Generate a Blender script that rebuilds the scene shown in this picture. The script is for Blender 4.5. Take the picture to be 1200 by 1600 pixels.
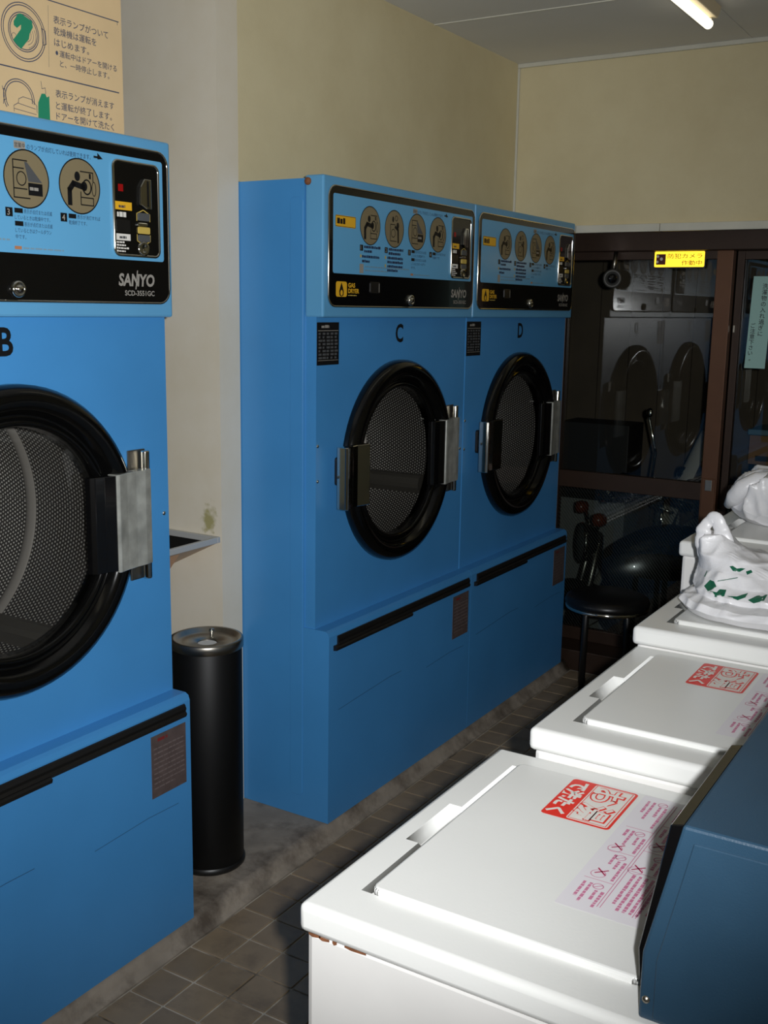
import bpy, bmesh, math, random
from mathutils import Vector, Matrix, noise
random.seed(7)
sc = bpy.context.scene
for o in list(bpy.data.objects): bpy.data.objects.remove(o)
COL = sc.collection
PI = math.pi

# ------------------------------------------------------------------ camera
CAM = Vector((1.6635, -2.3568, 1.5))
FWD = Vector((-0.51250709, 0.83798752, -0.18738568))
RGT = Vector((0.85139208, 0.5242854, 0.01601056))
UPV = Vector((-0.11166022, 0.15133316, 0.98215593))
cd = bpy.data.cameras.new('camera'); cd.sensor_fit = 'VERTICAL'; cd.sensor_height = 36.0
cd.lens = 1673.3051 * 36.0 / 1600.0; cd.clip_start = 0.02; cd.clip_end = 60
cam = bpy.data.objects.new('camera', cd); COL.objects.link(cam)
M = Matrix((RGT, UPV, -FWD)).transposed().to_4x4(); M.translation = CAM
cam.matrix_world = M
sc.camera = cam

# ------------------------------------------------------------------ world, exposure
w = bpy.data.worlds.new('night'); sc.world = w; w.use_nodes = True
w.node_tree.nodes['Background'].inputs[0].default_value = (0.10, 0.12, 0.16, 1)
w.node_tree.nodes['Background'].inputs[1].default_value = 0.01
sc.view_settings.view_transform = 'Standard'; sc.view_settings.look = 'None'
sc.view_settings.gamma = 1.0; sc.view_settings.exposure = 0.12
sc.view_settings.use_curve_mapping = False
# the photographer's flash, built into the camera beside the lens
fl = bpy.data.lights.new('flash', 'SPOT'); fl.energy = 192.0; fl.shadow_soft_size = 0.012
fl.spot_size = math.radians(88); fl.spot_blend = 1.0; fl.color = (0.965, 0.98, 1.0)
flo = bpy.data.objects.new('flash', fl); COL.objects.link(flo)
flo.location = CAM + RGT * 0.055 + UPV * 0.02 - FWD * 0.01
flo.rotation_euler = (FWD + UPV * 0.12 - RGT * 0.13).to_track_quat('-Z', 'Y').to_euler()

# ------------------------------------------------------------------ materials
def lin(c):
    r = []
    for v in c:
        v /= 255.0
        r.append(v / 12.92 if v <= 0.04045 else ((v + 0.055) / 1.055) ** 2.4)
    return (r[0], r[1], r[2], 1)
MATS = {}
def mat(name, rgb, rough=0.5, metal=0.0, spec=0.5, var=0.0, vscale=6.0, bump=0.0, bscale=80.0, coat=0.0,
        emis=None, estr=0.0, rnd=0.0, dirt=None, dscale=3.0, dlo=0.52, dhi=0.7):
    if name in MATS: return MATS[name]
    m = bpy.data.materials.new(name); m.use_nodes = True; nt = m.node_tree; N = nt.nodes; L = nt.links
    b = N['Principled BSDF']; c = lin(rgb)
    b.inputs['Base Color'].default_value = c; b.inputs['Roughness'].default_value = rough
    b.inputs['Metallic'].default_value = metal; b.inputs['Specular IOR Level'].default_value = spec
    b.inputs['Coat Weight'].default_value = coat
    if emis:
        b.inputs['Emission Color'].default_value = lin(emis); b.inputs['Emission Strength'].default_value = estr
    if var or bump or dirt or rnd:
        geo = N.new('ShaderNodeNewGeometry'); pos = geo.outputs['Position']
        src = None
        if var:
            n = N.new('ShaderNodeTexNoise'); n.inputs['Scale'].default_value = vscale; n.inputs['Detail'].default_value = 6
            L.new(pos, n.inputs['Vector'])
            mr = N.new('ShaderNodeMapRange'); L.new(n.outputs['Fac'], mr.inputs['Value'])
            mr.inputs['From Min'].default_value = 0.3; mr.inputs['From Max'].default_value = 0.7
            mr.inputs['To Min'].default_value = 1 - var; mr.inputs['To Max'].default_value = 1 + var
            mx = N.new('ShaderNodeMix'); mx.data_type = 'RGBA'; mx.blend_type = 'MULTIPLY'; mx.inputs['Factor'].default_value = 1
            mx.inputs['A'].default_value = c; L.new(mr.outputs['Result'], mx.inputs['B']); src = mx.outputs['Result']
        if rnd:
            oi = N.new('ShaderNodeObjectInfo'); mr = N.new('ShaderNodeMapRange'); L.new(oi.outputs['Random'], mr.inputs['Value'])
            mr.inputs['To Min'].default_value = 1 - rnd; mr.inputs['To Max'].default_value = 1 + rnd
            mx = N.new('ShaderNodeMix'); mx.data_type = 'RGBA'; mx.blend_type = 'MULTIPLY'; mx.inputs['Factor'].default_value = 1
            if src: L.new(src, mx.inputs['A'])
            else: mx.inputs['A'].default_value = c
            L.new(mr.outputs['Result'], mx.inputs['B']); src = mx.outputs['Result']
        if dirt:
            n = N.new('ShaderNodeTexNoise'); n.inputs['Scale'].default_value = dscale; n.inputs['Detail'].default_value = 8
            n.inputs['Roughness'].default_value = 0.65; L.new(pos, n.inputs['Vector'])
            mr = N.new('ShaderNodeMapRange'); L.new(n.outputs['Fac'], mr.inputs['Value'])
            mr.inputs['From Min'].default_value = dlo; mr.inputs['From Max'].default_value = dhi
            mx = N.new('ShaderNodeMix'); mx.data_type = 'RGBA'; L.new(mr.outputs['Result'], mx.inputs['Factor'])
            if src: L.new(src, mx.inputs['A'])
            else: mx.inputs['A'].default_value = c
            mx.inputs['B'].default_value = lin(dirt); src = mx.outputs['Result']
        if src: L.new(src, b.inputs['Base Color'])
        if bump:
            n = N.new('ShaderNodeTexNoise'); n.inputs['Scale'].default_value = bscale; n.inputs['Detail'].default_value = 4
            L.new(pos, n.inputs['Vector'])
            bp = N.new('ShaderNodeBump'); bp.inputs['Strength'].default_value = bump; bp.inputs['Distance'].default_value = 0.002
            L.new(n.outputs['Fac'], bp.inputs['Height']); L.new(bp.outputs['Normal'], b.inputs['Normal'])
    MATS[name] = m
    return m
def glass_mat(name, tint=(255, 255, 255), ior=1.5, rough=0.0, wires=False, gain=1.0):
    m = bpy.data.materials.new(name); m.use_nodes = True; nt = m.node_tree; N = nt.nodes; L = nt.links
    N.remove(N['Principled BSDF']); out = N['Material Output']
    tr = N.new('ShaderNodeBsdfTransparent'); tr.inputs['Color'].default_value = lin(tint)
    gl = N.new('ShaderNodeBsdfGlossy'); gl.inputs['Roughness'].default_value = rough
    fr = N.new('ShaderNodeFresnel'); gm = N.new('ShaderNodeNewGeometry')
    mi = N.new('ShaderNodeMapRange'); mi.inputs['To Min'].default_value = ior; mi.inputs['To Max'].default_value = 1/ior     # same reflectance on both sides of the sheet
    L.new(gm.outputs['Backfacing'], mi.inputs['Value']); L.new(mi.outputs['Result'], fr.inputs['IOR'])
    mu = N.new('ShaderNodeMath'); mu.operation = 'MULTIPLY'; mu.inputs[1].default_value = gain; mu.use_clamp = True
    L.new(fr.outputs[0], mu.inputs[0])
    mx = N.new('ShaderNodeMixShader'); L.new(mu.outputs[0], mx.inputs[0]); L.new(tr.outputs[0], mx.inputs[1]); L.new(gl.outputs[0], mx.inputs[2])
    last = mx.outputs[0]
    if wires:   # wire mesh cast into the pane
        geo = N.new('ShaderNodeNewGeometry'); mp = N.new('ShaderNodeMapping'); mp.inputs['Rotation'].default_value = (0, math.radians(40), 0)
        L.new(geo.outputs['Position'], mp.inputs['Vector'])
        sx = N.new('ShaderNodeSeparateXYZ'); L.new(mp.outputs[0], sx.inputs[0])
        facs = []
        for ax in ('X',):
            a = N.new('ShaderNodeMath'); a.operation = 'PINGPONG'; a.inputs[1].default_value = 0.0055; L.new(sx.outputs[ax], a.inputs[0])
            c = N.new('ShaderNodeMath'); c.operation = 'LESS_THAN'; c.inputs[1].default_value = 0.0007; L.new(a.outputs[0], c.inputs[0]); facs.append(c)
        mm = facs[0]
        wm = N.new('ShaderNodeBsdfDiffuse'); wm.inputs['Color'].default_value = lin((48, 48, 46))
        m2 = N.new('ShaderNodeMixShader'); L.new(mm.outputs[0], m2.inputs[0]); L.new(last, m2.inputs[1]); L.new(wm.outputs[0], m2.inputs[2]); last = m2.outputs[0]
    L.new(last, out.inputs['Surface'])
    MATS[name] = m
    return m
def perforated_mat(name):
    m = bpy.data.materials.new(name); m.use_nodes = True; nt = m.node_tree; N = nt.nodes; L = nt.links
    b = N['Principled BSDF']
    uv = N.new('ShaderNodeUVMap'); p = 0.0098
    mp = N.new('ShaderNodeVectorMath'); mp.operation = 'MULTIPLY'; mp.inputs[1].default_value = (1 / p, 1 / (p * 1.732), 0); L.new(uv.outputs[0], mp.inputs[0])
    ds = []
    for off in (0.0, 0.5):
        a = N.new('ShaderNodeVectorMath'); a.operation = 'ADD'; a.inputs[1].default_value = (off, off, 0); L.new(mp.outputs[0], a.inputs[0])
        f = N.new('ShaderNodeVectorMath'); f.operation = 'FRACTION'; L.new(a.outputs[0], f.inputs[0])
        s = N.new('ShaderNodeVectorMath'); s.operation = 'SUBTRACT'; s.inputs[1].default_value = (0.5, 0.5, 0); L.new(f.outputs[0], s.inputs[0])
        q = N.new('ShaderNodeVectorMath'); q.operation = 'MULTIPLY'; q.inputs[1].default_value = (1, 1.732, 0); L.new(s.outputs[0], q.inputs[0])
        l = N.new('ShaderNodeVectorMath'); l.operation = 'LENGTH'; L.new(q.outputs[0], l.inputs[0]); ds.append(l)
    mn = N.new('ShaderNodeMath'); mn.operation = 'MINIMUM'; L.new(ds[0].outputs['Value'], mn.inputs[0]); L.new(ds[1].outputs['Value'], mn.inputs[1])
    mr = N.new('ShaderNodeMapRange'); L.new(mn.outputs[0], mr.inputs['Value']); mr.inputs['From Min'].default_value = 0.2; mr.inputs['From Max'].default_value = 0.33
    mr.inputs['To Min'].default_value = 1; mr.inputs['To Max'].default_value = 0
    mx = N.new('ShaderNodeMix'); mx.data_type = 'RGBA'; L.new(mr.outputs['Result'], mx.inputs['Factor'])
    mx.inputs['A'].default_value = lin((96, 92, 92)); mx.inputs['B'].default_value = lin((255, 252, 250))  # near-white hole dots: flash glints put into the base colour
    L.new(mx.outputs['Result'], b.inputs['Base Color']); b.inputs['Metallic'].default_value = 0.3; b.inputs['Roughness'].default_value = 0.32
    bp = N.new('ShaderNodeBump'); bp.inputs['Strength'].default_value = 0.6; bp.inputs['Distance'].default_value = 0.002; bp.invert = True
    L.new(mr.outputs['Result'], bp.inputs['Height']); L.new(bp.outputs['Normal'], b.inputs['Normal'])
    MATS[name] = m
    return m

BLUE = mat('blue_enamel', (68, 140, 200), 0.34, var=0.05, vscale=4, bump=0.06, bscale=300)
BLUEP = mat('blue_print', (98, 168, 212), 0.3)
BLUEH = mat('blue_head_enamel', (94, 160, 204), 0.36, var=0.04, vscale=5)
BLACK = mat('black_gloss', (9, 9, 10), 0.16, coat=0.3)
BLACKP = mat('black_print', (14, 15, 18), 0.45)
RUBBER = mat('black_rubber', (7, 7, 7), 0.15)
BLKPL = mat('black_plastic', (22, 21, 20), 0.4)
CHROME = mat('chrome', (222, 220, 212), 0.10, 1.0)
STEEL = mat('brushed_steel', (165, 160, 150), 0.33, 1.0, var=0.08, vscale=30)
DARKST = mat('dark_steel', (60, 58, 55), 0.4, 0.8)
BEIGE = mat('beige_print', (128, 116, 88), 0.5)
NAVY = mat('navy_print', (28, 40, 72), 0.5)
GREYP = mat('grey_print', (150, 146, 138), 0.5)
GREYD = mat('dark_grey_print', (78, 80, 82), 0.5)
WHITEP = mat('white_print', (225, 222, 214), 0.5)
YELP = mat('yellow_print', (230, 176, 40), 0.45)
YELD = mat('mustard_print', (196, 170, 84), 0.45)
REDL = mat('red_lamp', (150, 16, 18), 0.25)
REDP = mat('red_print', (226, 42, 30), 0.4)
MAGP = mat('magenta_print', (170, 36, 84), 0.5)
MAGL = mat('pale_magenta_print', (196, 120, 150), 0.5)
FILM = mat('label_film', (222, 218, 222), 0.3)
WHITE = mat('white_enamel', (226, 226, 222), 0.28, var=0.02, vscale=5, bump=0.05, bscale=260)
WHITEB = mat('white_side_enamel', (226, 224, 220), 0.4, var=0.03, vscale=9, dirt=(150, 140, 128), dscale=22, dlo=0.73, dhi=0.8)
NAVYE = mat('slate_blue_enamel', (40, 66, 86), 0.34, var=0.06, vscale=14, bump=0.1, bscale=500)
RUST = mat('rust', (120, 74, 44), 0.8, var=0.3, vscale=90)
BROWNL = mat('warning_plate', (88, 76, 74), 0.4, var=0.15, vscale=40)
PERF = perforated_mat('perforated_steel_glints')
DGLASS = glass_mat('door_glass', (205, 205, 200), 1.45)
WALL = mat('cream_paint', (220, 208, 170), 0.62, var=0.02, vscale=2, dirt=(196, 180, 138), dscale=1.3, dlo=0.4, dhi=0.85, bump=0.15, bscale=220)
WALLG = mat('pale_grey_paint', (222, 214, 196), 0.6, var=0.015, vscale=2, dirt=(208, 195, 166), dscale=1.6, dlo=0.45, dhi=0.85)
def add_stain(m, at, rad, rgb, sz=1.6):
    """a damp, mossy patch on the plaster"""
    nt = m.node_tree; N = nt.nodes; L = nt.links; b = N['Principled BSDF']; old = b.inputs['Base Color'].links[0].from_socket
    g = N.new('ShaderNodeNewGeometry'); d = N.new('ShaderNodeVectorMath'); d.operation = 'SUBTRACT'; d.inputs[1].default_value = at; L.new(g.outputs['Position'], d.inputs[0])
    sc2 = N.new('ShaderNodeVectorMath'); sc2.operation = 'MULTIPLY'; sc2.inputs[1].default_value = (1, 1, 1/sz); L.new(d.outputs[0], sc2.inputs[0])
    l = N.new('ShaderNodeVectorMath'); l.operation = 'LENGTH'; L.new(sc2.outputs[0], l.inputs[0])
    n = N.new('ShaderNodeTexNoise'); n.inputs['Scale'].default_value = 45; n.inputs['Detail'].default_value = 5; L.new(g.outputs['Position'], n.inputs['Vector'])
    a = N.new('ShaderNodeMath'); a.operation = 'MULTIPLY_ADD'; a.inputs[1].default_value = rad*2.2; L.new(n.outputs['Fac'], a.inputs[0]); L.new(l.outputs['Value'], a.inputs[2])
    r = N.new('ShaderNodeMapRange'); r.inputs['From Min'].default_value = rad*1.5; r.inputs['From Max'].default_value = rad*2.1; r.inputs['To Min'].default_value = 0.8; r.inputs['To Max'].default_value = 0; L.new(a.outputs[0], r.inputs['Value'])
    mx = N.new('ShaderNodeMix'); mx.data_type = 'RGBA'; L.new(r.outputs['Result'], mx.inputs['Factor']); L.new(old, mx.inputs['A']); mx.inputs['B'].default_value = lin(rgb); L.new(mx.outputs['Result'], b.inputs['Base Color'])
add_stain(WALLG, (-0.302, -0.09, 0.905), 0.030, (150, 142, 74))
TRIMM = mat('trim_paint', (206, 204, 190), 0.55, var=0.06, vscale=10)
CEIL = mat('ceiling_board', (224, 221, 214), 0.8, var=0.03, vscale=3)
CONC = mat('concrete', (150, 140, 127), 0.8, var=0.25, vscale=9, dirt=(88, 78, 68), dscale=7, dlo=0.46, dhi=0.68, bump=0.4, bscale=60)
TILE = mat('floor_tile', (142, 124, 100), 0.42, var=0.10, vscale=14, rnd=0.13, dirt=(104, 90, 74), dscale=9, dlo=0.5, dhi=0.8)
GROUT = mat('grout', (182, 174, 160), 0.85, var=0.2, vscale=12, dirt=(84, 74, 62), dscale=4, dlo=0.48, dhi=0.62)
BRONZE = mat('bronze_aluminium', (104, 70, 48), 0.42, 0.35, var=0.06, vscale=20)
BRONZED = mat('dark_bronze_aluminium', (58, 42, 32), 0.45, 0.35, var=0.1, vscale=20)
WGLASS = glass_mat('window_glass', (250, 252, 250), 1.5, gain=0.75)
WIRED = glass_mat('wired_glass', (236, 240, 238), 1.5, wires=True)
BAG = mat('white_plastic_film', (222, 221, 222), 0.32, var=0.03, vscale=12, bump=0.7, bscale=60)
GREEN = mat('green_print', (16, 92, 66), 0.4)

# ------------------------------------------------------------------ mesh helpers
class MB:
    def __init__(s): s.bm = bmesh.new(); s.sm = False
    def face(s, pts):
        vs = [s.bm.verts.new(p) for p in pts]
        return s.bm.faces.new(vs)
    def box(s, x0, x1, y0, y1, z0, z1, bev=0.0, seg=2):
        b = bmesh.new()
        v = [b.verts.new(p) for p in ((x0,y0,z0),(x1,y0,z0),(x1,y1,z0),(x0,y1,z0),(x0,y0,z1),(x1,y0,z1),(x1,y1,z1),(x0,y1,z1))]
        for f in ((3,2,1,0),(4,5,6,7),(0,1,5,4),(1,2,6,5),(2,3,7,6),(3,0,4,7)): b.faces.new([v[i] for i in f])
        if bev > 0: bmesh.ops.bevel(b, geom=b.edges[:], offset=bev, segments=seg, affect='EDGES', profile=0.5)
        s.merge(b); return s
    def merge(s, b):
        mp = {v: s.bm.verts.new(v.co) for v in b.verts}
        for f in b.faces:
            try:
                nf = s.bm.faces.new([mp[v] for v in f.verts]); nf.smooth = f.smooth
            except ValueError: pass
        b.free(); return s
    def prism(s, pts, mapf, a, b, bev=0.0, seg=2):
        """extrude a 2D outline between a and b; mapf(u, v, t) -> xyz"""
        bm = bmesh.new()
        A = [bm.verts.new(mapf(u, v, a)) for u, v in pts]; B = [bm.verts.new(mapf(u, v, b)) for u, v in pts]
        n = len(pts); bm.faces.new(A); bm.faces.new(B[::-1])
        for i in range(n): bm.faces.new((A[i], B[i], B[(i+1) % n], A[(i+1) % n]))
        bmesh.ops.recalc_face_normals(bm, faces=bm.faces[:])
        if bev > 0: bmesh.ops.bevel(bm, geom=bm.edges[:], offset=bev, segments=seg, affect='EDGES', profile=0.5)
        s.merge(bm); return s
    def tube(s, pts, r, n=8, cap=True, flat=1.0, smooth=True):
        pts = [Vector(p) for p in pts]; rs = r if isinstance(r, (list, tuple)) else [r] * len(pts)
        prev = None; rings = []
        for i, p in enumerate(pts):
            d = (pts[min(i+1, len(pts)-1)] - pts[max(i-1, 0)]).normalized()
            if prev is None:
                a = d.cross(Vector((0, 0, 1)))
                if a.length < 0.1: a = d.cross(Vector((0, 1, 0)))
            else: a = prev - d * prev.dot(d)
            a.normalize(); prev = a; c = d.cross(a)
            rings.append([s.bm.verts.new(p + (a * math.cos(2*PI*k/n) + c * math.sin(2*PI*k/n) * flat) * rs[i]) for k in range(n)])
        for i in range(len(rings)-1):
            for k in range(n):
                f = s.bm.faces.new((rings[i][k], rings[i][(k+1) % n], rings[i+1][(k+1) % n], rings[i+1][k])); f.smooth = smooth
        if cap: s.bm.faces.new(rings[0][::-1]); s.bm.faces.new(rings[-1])
        return s
    def lathe(s, prof, org, axis, n=48, smooth=True, cap0=False, cap1=False, arc=None):
        """prof: (radius, height) pairs about axis through org"""
        ax = Vector(axis).normalized(); a = ax.orthogonal().normalized()
        if abs(ax.x) > 0.9: a = Vector((0, 1, 0))
        if abs(ax.z) > 0.9: a = Vector((1, 0, 0))
        c = ax.cross(a); org = Vector(org); rings = []
        for r, h in prof:
            rings.append([s.bm.verts.new(org + ax * h + (a * math.cos(2*PI*k/n) + c * math.sin(2*PI*k/n)) * max(r, 1e-5)) for k in range(n)])
        for i in range(len(rings)-1):
            for k in range(n):
                f = s.bm.faces.new((rings[i][k], rings[i][(k+1) % n], rings[i+1][(k+1) % n], rings[i+1][k])); f.smooth = smooth
        if cap0: s.bm.faces.new(rings[0][::-1])
        if cap1: s.bm.faces.new(rings[-1])
        return s
    def surf(s, fn, nu, nv, closed_u=False, smooth=True):
        g = [[s.bm.verts.new(fn(i / nu, j / nv)) for i in range(nu if closed_u else nu + 1)] for j in range(nv + 1)]
        m = len(g[0])
        for j in range(nv):
            for i in range(nu):
                f = s.bm.faces.new((g[j][i], g[j][(i+1) % m], g[j+1][(i+1) % m], g[j+1][i])); f.smooth = smooth
        return g
    def build(s, name, m, parent=None, recalc=False, uv=None):
        if recalc: bmesh.ops.recalc_face_normals(s.bm, faces=s.bm.faces[:])
        me = bpy.data.meshes.new(name)
        if uv:
            lay = s.bm.loops.layers.uv.new('UVMap')
            for f in s.bm.faces:
                us = [uv(l.vert.co) for l in f.loops]
                um = max(u[0] for u in us); ref = um
                for l, u in zip(f.loops, us):
                    uu = u[0] + (u[2] if ref - u[0] > u[2] / 2 else 0); l[lay].uv = (uu, u[1])
        s.bm.to_mesh(me); s.bm.free()
        me.materials.append(m)
        o = bpy.data.objects.new(name, me); COL.objects.link(o)
        if parent: o.parent = parent
        return o
def tag(o, label=None, cat=None, group=None, kind=None):
    if label: o['label'] = label
    if cat: o['category'] = cat
    if group: o['group'] = group
    if kind: o['kind'] = kind
    return o
def thing(name, label, cat, loc=(0, 0, 0), group=None):
    o = bpy.data.objects.new(name, None); COL.objects.link(o); o.location = loc; o.empty_display_size = 0.1
    return tag(o, label, cat, group)
def struct(o, label=None): return tag(o, label, kind='structure')
def evaluated(o):
    """bake the modifiers of o into its mesh"""
    bpy.context.view_layer.update()
    dg = bpy.context.evaluated_depsgraph_get(); me = bpy.data.meshes.new_from_object(o.evaluated_get(dg))
    o.modifiers.clear(); o.data = me
    return o
def copy_tree(o, parent=None):
    c = o.copy(); COL.objects.link(c); c.parent = parent
    for ch in list(o.children): copy_tree(ch, c)
    return c

# flat print: a sheet is (origin, right, up); 2D points in metres
class Sheet:
    def __init__(s, org, right, up):
        s.o = Vector(org); s.r = Vector(right); s.u = Vector(up); s.n = s.r.cross(s.u)
    def p(s, x, y, h=0.0): return s.o + s.r * x + s.u * y + s.n * h
FINE = {'small_print', 'faint_print', 'faint_lines', 'table_print', 'label_print', 'tag_print', 'label_rules', 'cross_marks', 'rule', 'rules', 'heading', 'icon_dots', 'scuff_mark', 'button_outline', 'red_heading', 'laundry_drawing', 'porthole_drawing'}
class Ink:
    """flat printed shapes on a sheet, all of one colour"""
    def __init__(s, sheet, h=0.0004): s.sh = sheet; s.mb = MB(); s.h = h
    def poly(s, pts, h=None): s.mb.face([s.sh.p(x, y, s.h if h is None else h) for x, y in pts]); return s
    def rect(s, x0, y0, x1, y1): return s.poly([(x0, y0), (x1, y0), (x1, y1), (x0, y1)])
    def rrect(s, x0, y0, x1, y1, r): return s.poly(rr(x0, y0, x1, y1, r))
    def disc(s, x, y, r, ry=None, n=28): return s.poly([(x + r*math.cos(2*PI*k/n), y + (ry or r)*math.sin(2*PI*k/n)) for k in range(n)])
    def ring(s, x, y, r, w, ry=None, a0=0, a1=360, n=36):
        ry = ry or r; full = abs(a1-a0) >= 360
        for k in range(n):
            t0 = math.radians(a0 + (a1-a0)*k/n); t1 = math.radians(a0 + (a1-a0)*(k+1)/n)
            s.poly([(x+(r)*math.cos(t0), y+(ry)*math.sin(t0)), (x+r*math.cos(t1), y+ry*math.sin(t1)), (x+(r-w)*math.cos(t1), y+(ry-w)*math.sin(t1)), (x+(r-w)*math.cos(t0), y+(ry-w)*math.sin(t0))])
        return s
    def stroke(s, pts, w, closed=False):
        pts = list(pts) + ([pts[0]] if closed else [])
        for (ax, ay), (bx, by) in zip(pts, pts[1:]):
            d = math.hypot(bx-ax, by-ay) or 1e-6; nx, ny = -(by-ay)/d*w/2, (bx-ax)/d*w/2; ex, ey = (bx-ax)/d*w*0.3, (by-ay)/d*w*0.3
            s.poly([(ax-ex+nx, ay-ey+ny), (ax-ex-nx, ay-ey-ny), (bx+ex-nx, by+ey-ny), (bx+ex+nx, by+ey+ny)])
        return s
    def lines(s, x0, y0, x1, n, pitch, th, seed=1, dash=0.008):
        """rows too small to read: broken bars"""
        rg = random.Random(seed)
        for i in range(n):
            y = y0 - i*pitch; x = x0; end = x1 if i < n-1 else x0 + (x1-x0)*rg.uniform(0.4, 0.9)
            while x < end:
                l = dash*rg.uniform(0.5, 1.5); s.rect(x, y, min(x+l, end), y+th*rg.uniform(0.75, 1)); x += l + dash*0.18
        return s
    def done(s, name, m, parent):
        o = s.mb.build(name, m, parent)
        if name in FINE: o['kind'] = 'stuff'      # print too fine to pick apart
        return o
def rr(x0, y0, x1, y1, r, n=5):
    pts = []
    for cx, cy, a in ((x1-r, y0+r, -90), (x1-r, y1-r, 0), (x0+r, y1-r, 90), (x0+r, y0+r, 180)):
        for k in range(n+1):
            t = math.radians(a + 90*k/n); pts.append((cx + r*math.cos(t), cy + r*math.sin(t)))
    return pts
TXT = {}
def text(s, sheet, x, y, size, m, parent, name='lettering', bold=0.0, width=None, h=0.0006, sx=1.0, shear=0.0, align='L'):
    key = (s, bold, shear)
    if key not in TXT:
        cu = bpy.data.curves.new('lettering', 'FONT'); cu.body = s; cu.size = 1; cu.resolution_u = 3; cu.offset = bold; cu.shear = shear
        ob = bpy.data.objects.new('lettering', cu); me = ob.to_mesh()
        TXT[key] = ([v.co.copy() for v in me.vertices], [tuple(p.vertices) for p in me.polygons])
        ob.to_mesh_clear(); bpy.data.objects.remove(ob); bpy.data.curves.remove(cu)
    vs, fs = TXT[key]
    x0 = min(v.x for v in vs); x1 = max(v.x for v in vs)
    kx = size*sx if width is None else width/(x1-x0)
    off = 0 if align == 'L' else -(x1-x0)*kx/2
    me = bpy.data.meshes.new(name)
    me.from_pydata([sheet.p(x + off + (v.x-x0)*kx, y + v.y*size, h) for v in vs], [], fs)
    me.materials.append(m)
    o = bpy.data.objects.new(name, me); COL.objects.link(o); o.parent = parent
    return o

# ------------------------------------------------------------------ the room
HC = 2.455
# floor: grout bed with loose-laid square tiles
fl_o = struct(MB().box(-0.4, 1.9, -4.0, 1.80, -0.08, -0.0035).build('floor', GROUT), 'dark tiled floor of the aisle between dryers and washers')
T0 = 0.0996; TX = 0.079; TY = -0.718
def tile_mesh():
    g = 0.0026; a = T0/2 - g; c = 0.0012
    m = MB(); m.prism([(-a,-a),(a,-a),(a,a),(-a,a)], lambda u, v, t: (u, v, t), -0.004, 0.0, 0.0011, 1)
    me = bpy.data.meshes.new('tile'); bmesh.ops.recalc_face_normals(m.bm, faces=m.bm.faces[:]); m.bm.to_mesh(me); m.bm.free(); me.materials.append(TILE); return me
tme = tile_mesh(); rows = list(range(-9, 25)); cnt = 0; rest = MB()
for i in range(18):
    for j in range(-32, 25):
        x = TX + T0*(i+0.5); y = TY + T0*(j+0.5)
        if i < 8 and j >= -12 and cnt < 300:
            o = bpy.data.objects.new('tile', tme); COL.objects.link(o); o.parent = fl_o; cnt += 1
            o.location = (x, y, random.uniform(-0.0008, 0.0)); o.rotation_euler = (random.uniform(-.004, .004), random.uniform(-.004, .004), 0)
        else:
            a = T0/2 - 0.0026; rest.box(x-a, x+a, y-a, y+a, -0.004, 0.0)
tag(rest.build('tile_field', TILE, fl_o), 'remaining square floor tiles', kind='stuff')
# concrete curb the dryers stand on, with its worn rounded nosing
cb = MB()
prof = [(-0.95, -0.003), (-0.95, 0.040), (0.034, 0.040), (0.046, 0.037), (0.054, 0.030), (0.060, 0.016), (0.066, 0.006), (0.077, 0.001), (0.077, -0.003)]
ys = [-4.0 + 0.1*k for k in range(59)]
def nz(p, s): return noise.noise(Vector(p)*s)
rings = [[cb.bm.verts.new((x + (0.004*nz((x, y, z), 9) if x > 0 else 0), min(y, 1.78), z + (0.002*nz((x, y*2, 3), 7) if z > 0.002 else 0))) for x, z in prof] for y in ys]
for a, b in zip(rings, rings[1:]):
    for k in range(len(prof)-1): f = cb.bm.faces.new((a[k], a[k+1], b[k+1], b[k])); f.smooth = 1 < k < 7
cb.bm.faces.new(rings[0]); cb.bm.faces.new(rings[-1][::-1])
struct(cb.build('curb', CONC, recalc=True), 'worn dark concrete curb under the dryers')

WX = -0.254
def wall_poly(name, pts, x0, x1, m=WALL): return struct(MB().prism(pts, lambda u, v, t: (t, u, v), x0, x1).build(name, m, recalc=True))
wall_poly('wall_left', [(-0.002, 1.829), (1.76, 1.829), (1.76, HC), (-0.002, HC)], WX-0.1, WX)
wall_poly('wall_return', [(-0.09, 0.04), (-0.003, 0.04), (-0.003, HC), (-0.09, HC)], -0.95, WX, WALLG)
wall_poly('wall_left_near', [(-4.0, 0.0), (-1.46, 0.0), (-1.46, 1.85), (-0.565, 1.85), (-0.565, 0.04), (-0.425, 0.04), (-0.425, HC), (-4.0, HC)], WX-0.1, WX)
struct(MB().box(-0.98, -0.95, -0.6, 0.0, 0.04, HC).build('wall_alcove', WALLG))
struct(MB().box(WX-0.1, 1.9, 1.75, 1.88, 1.812, HC).build('wall_far', WALL))
struct(MB().box(-0.95, -0.13, 1.75, 2.03, 0.0, 1.812).build('wall_far_jamb', WALL))
struct(MB().box(1.9, 2.0, -4.0, 1.9, 0.0, HC).build('wall_right', WALL))
struct(MB().box(-0.4, 2.0, -4.1, -4.0, 0.0, HC).build('wall_near', WALL))
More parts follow.
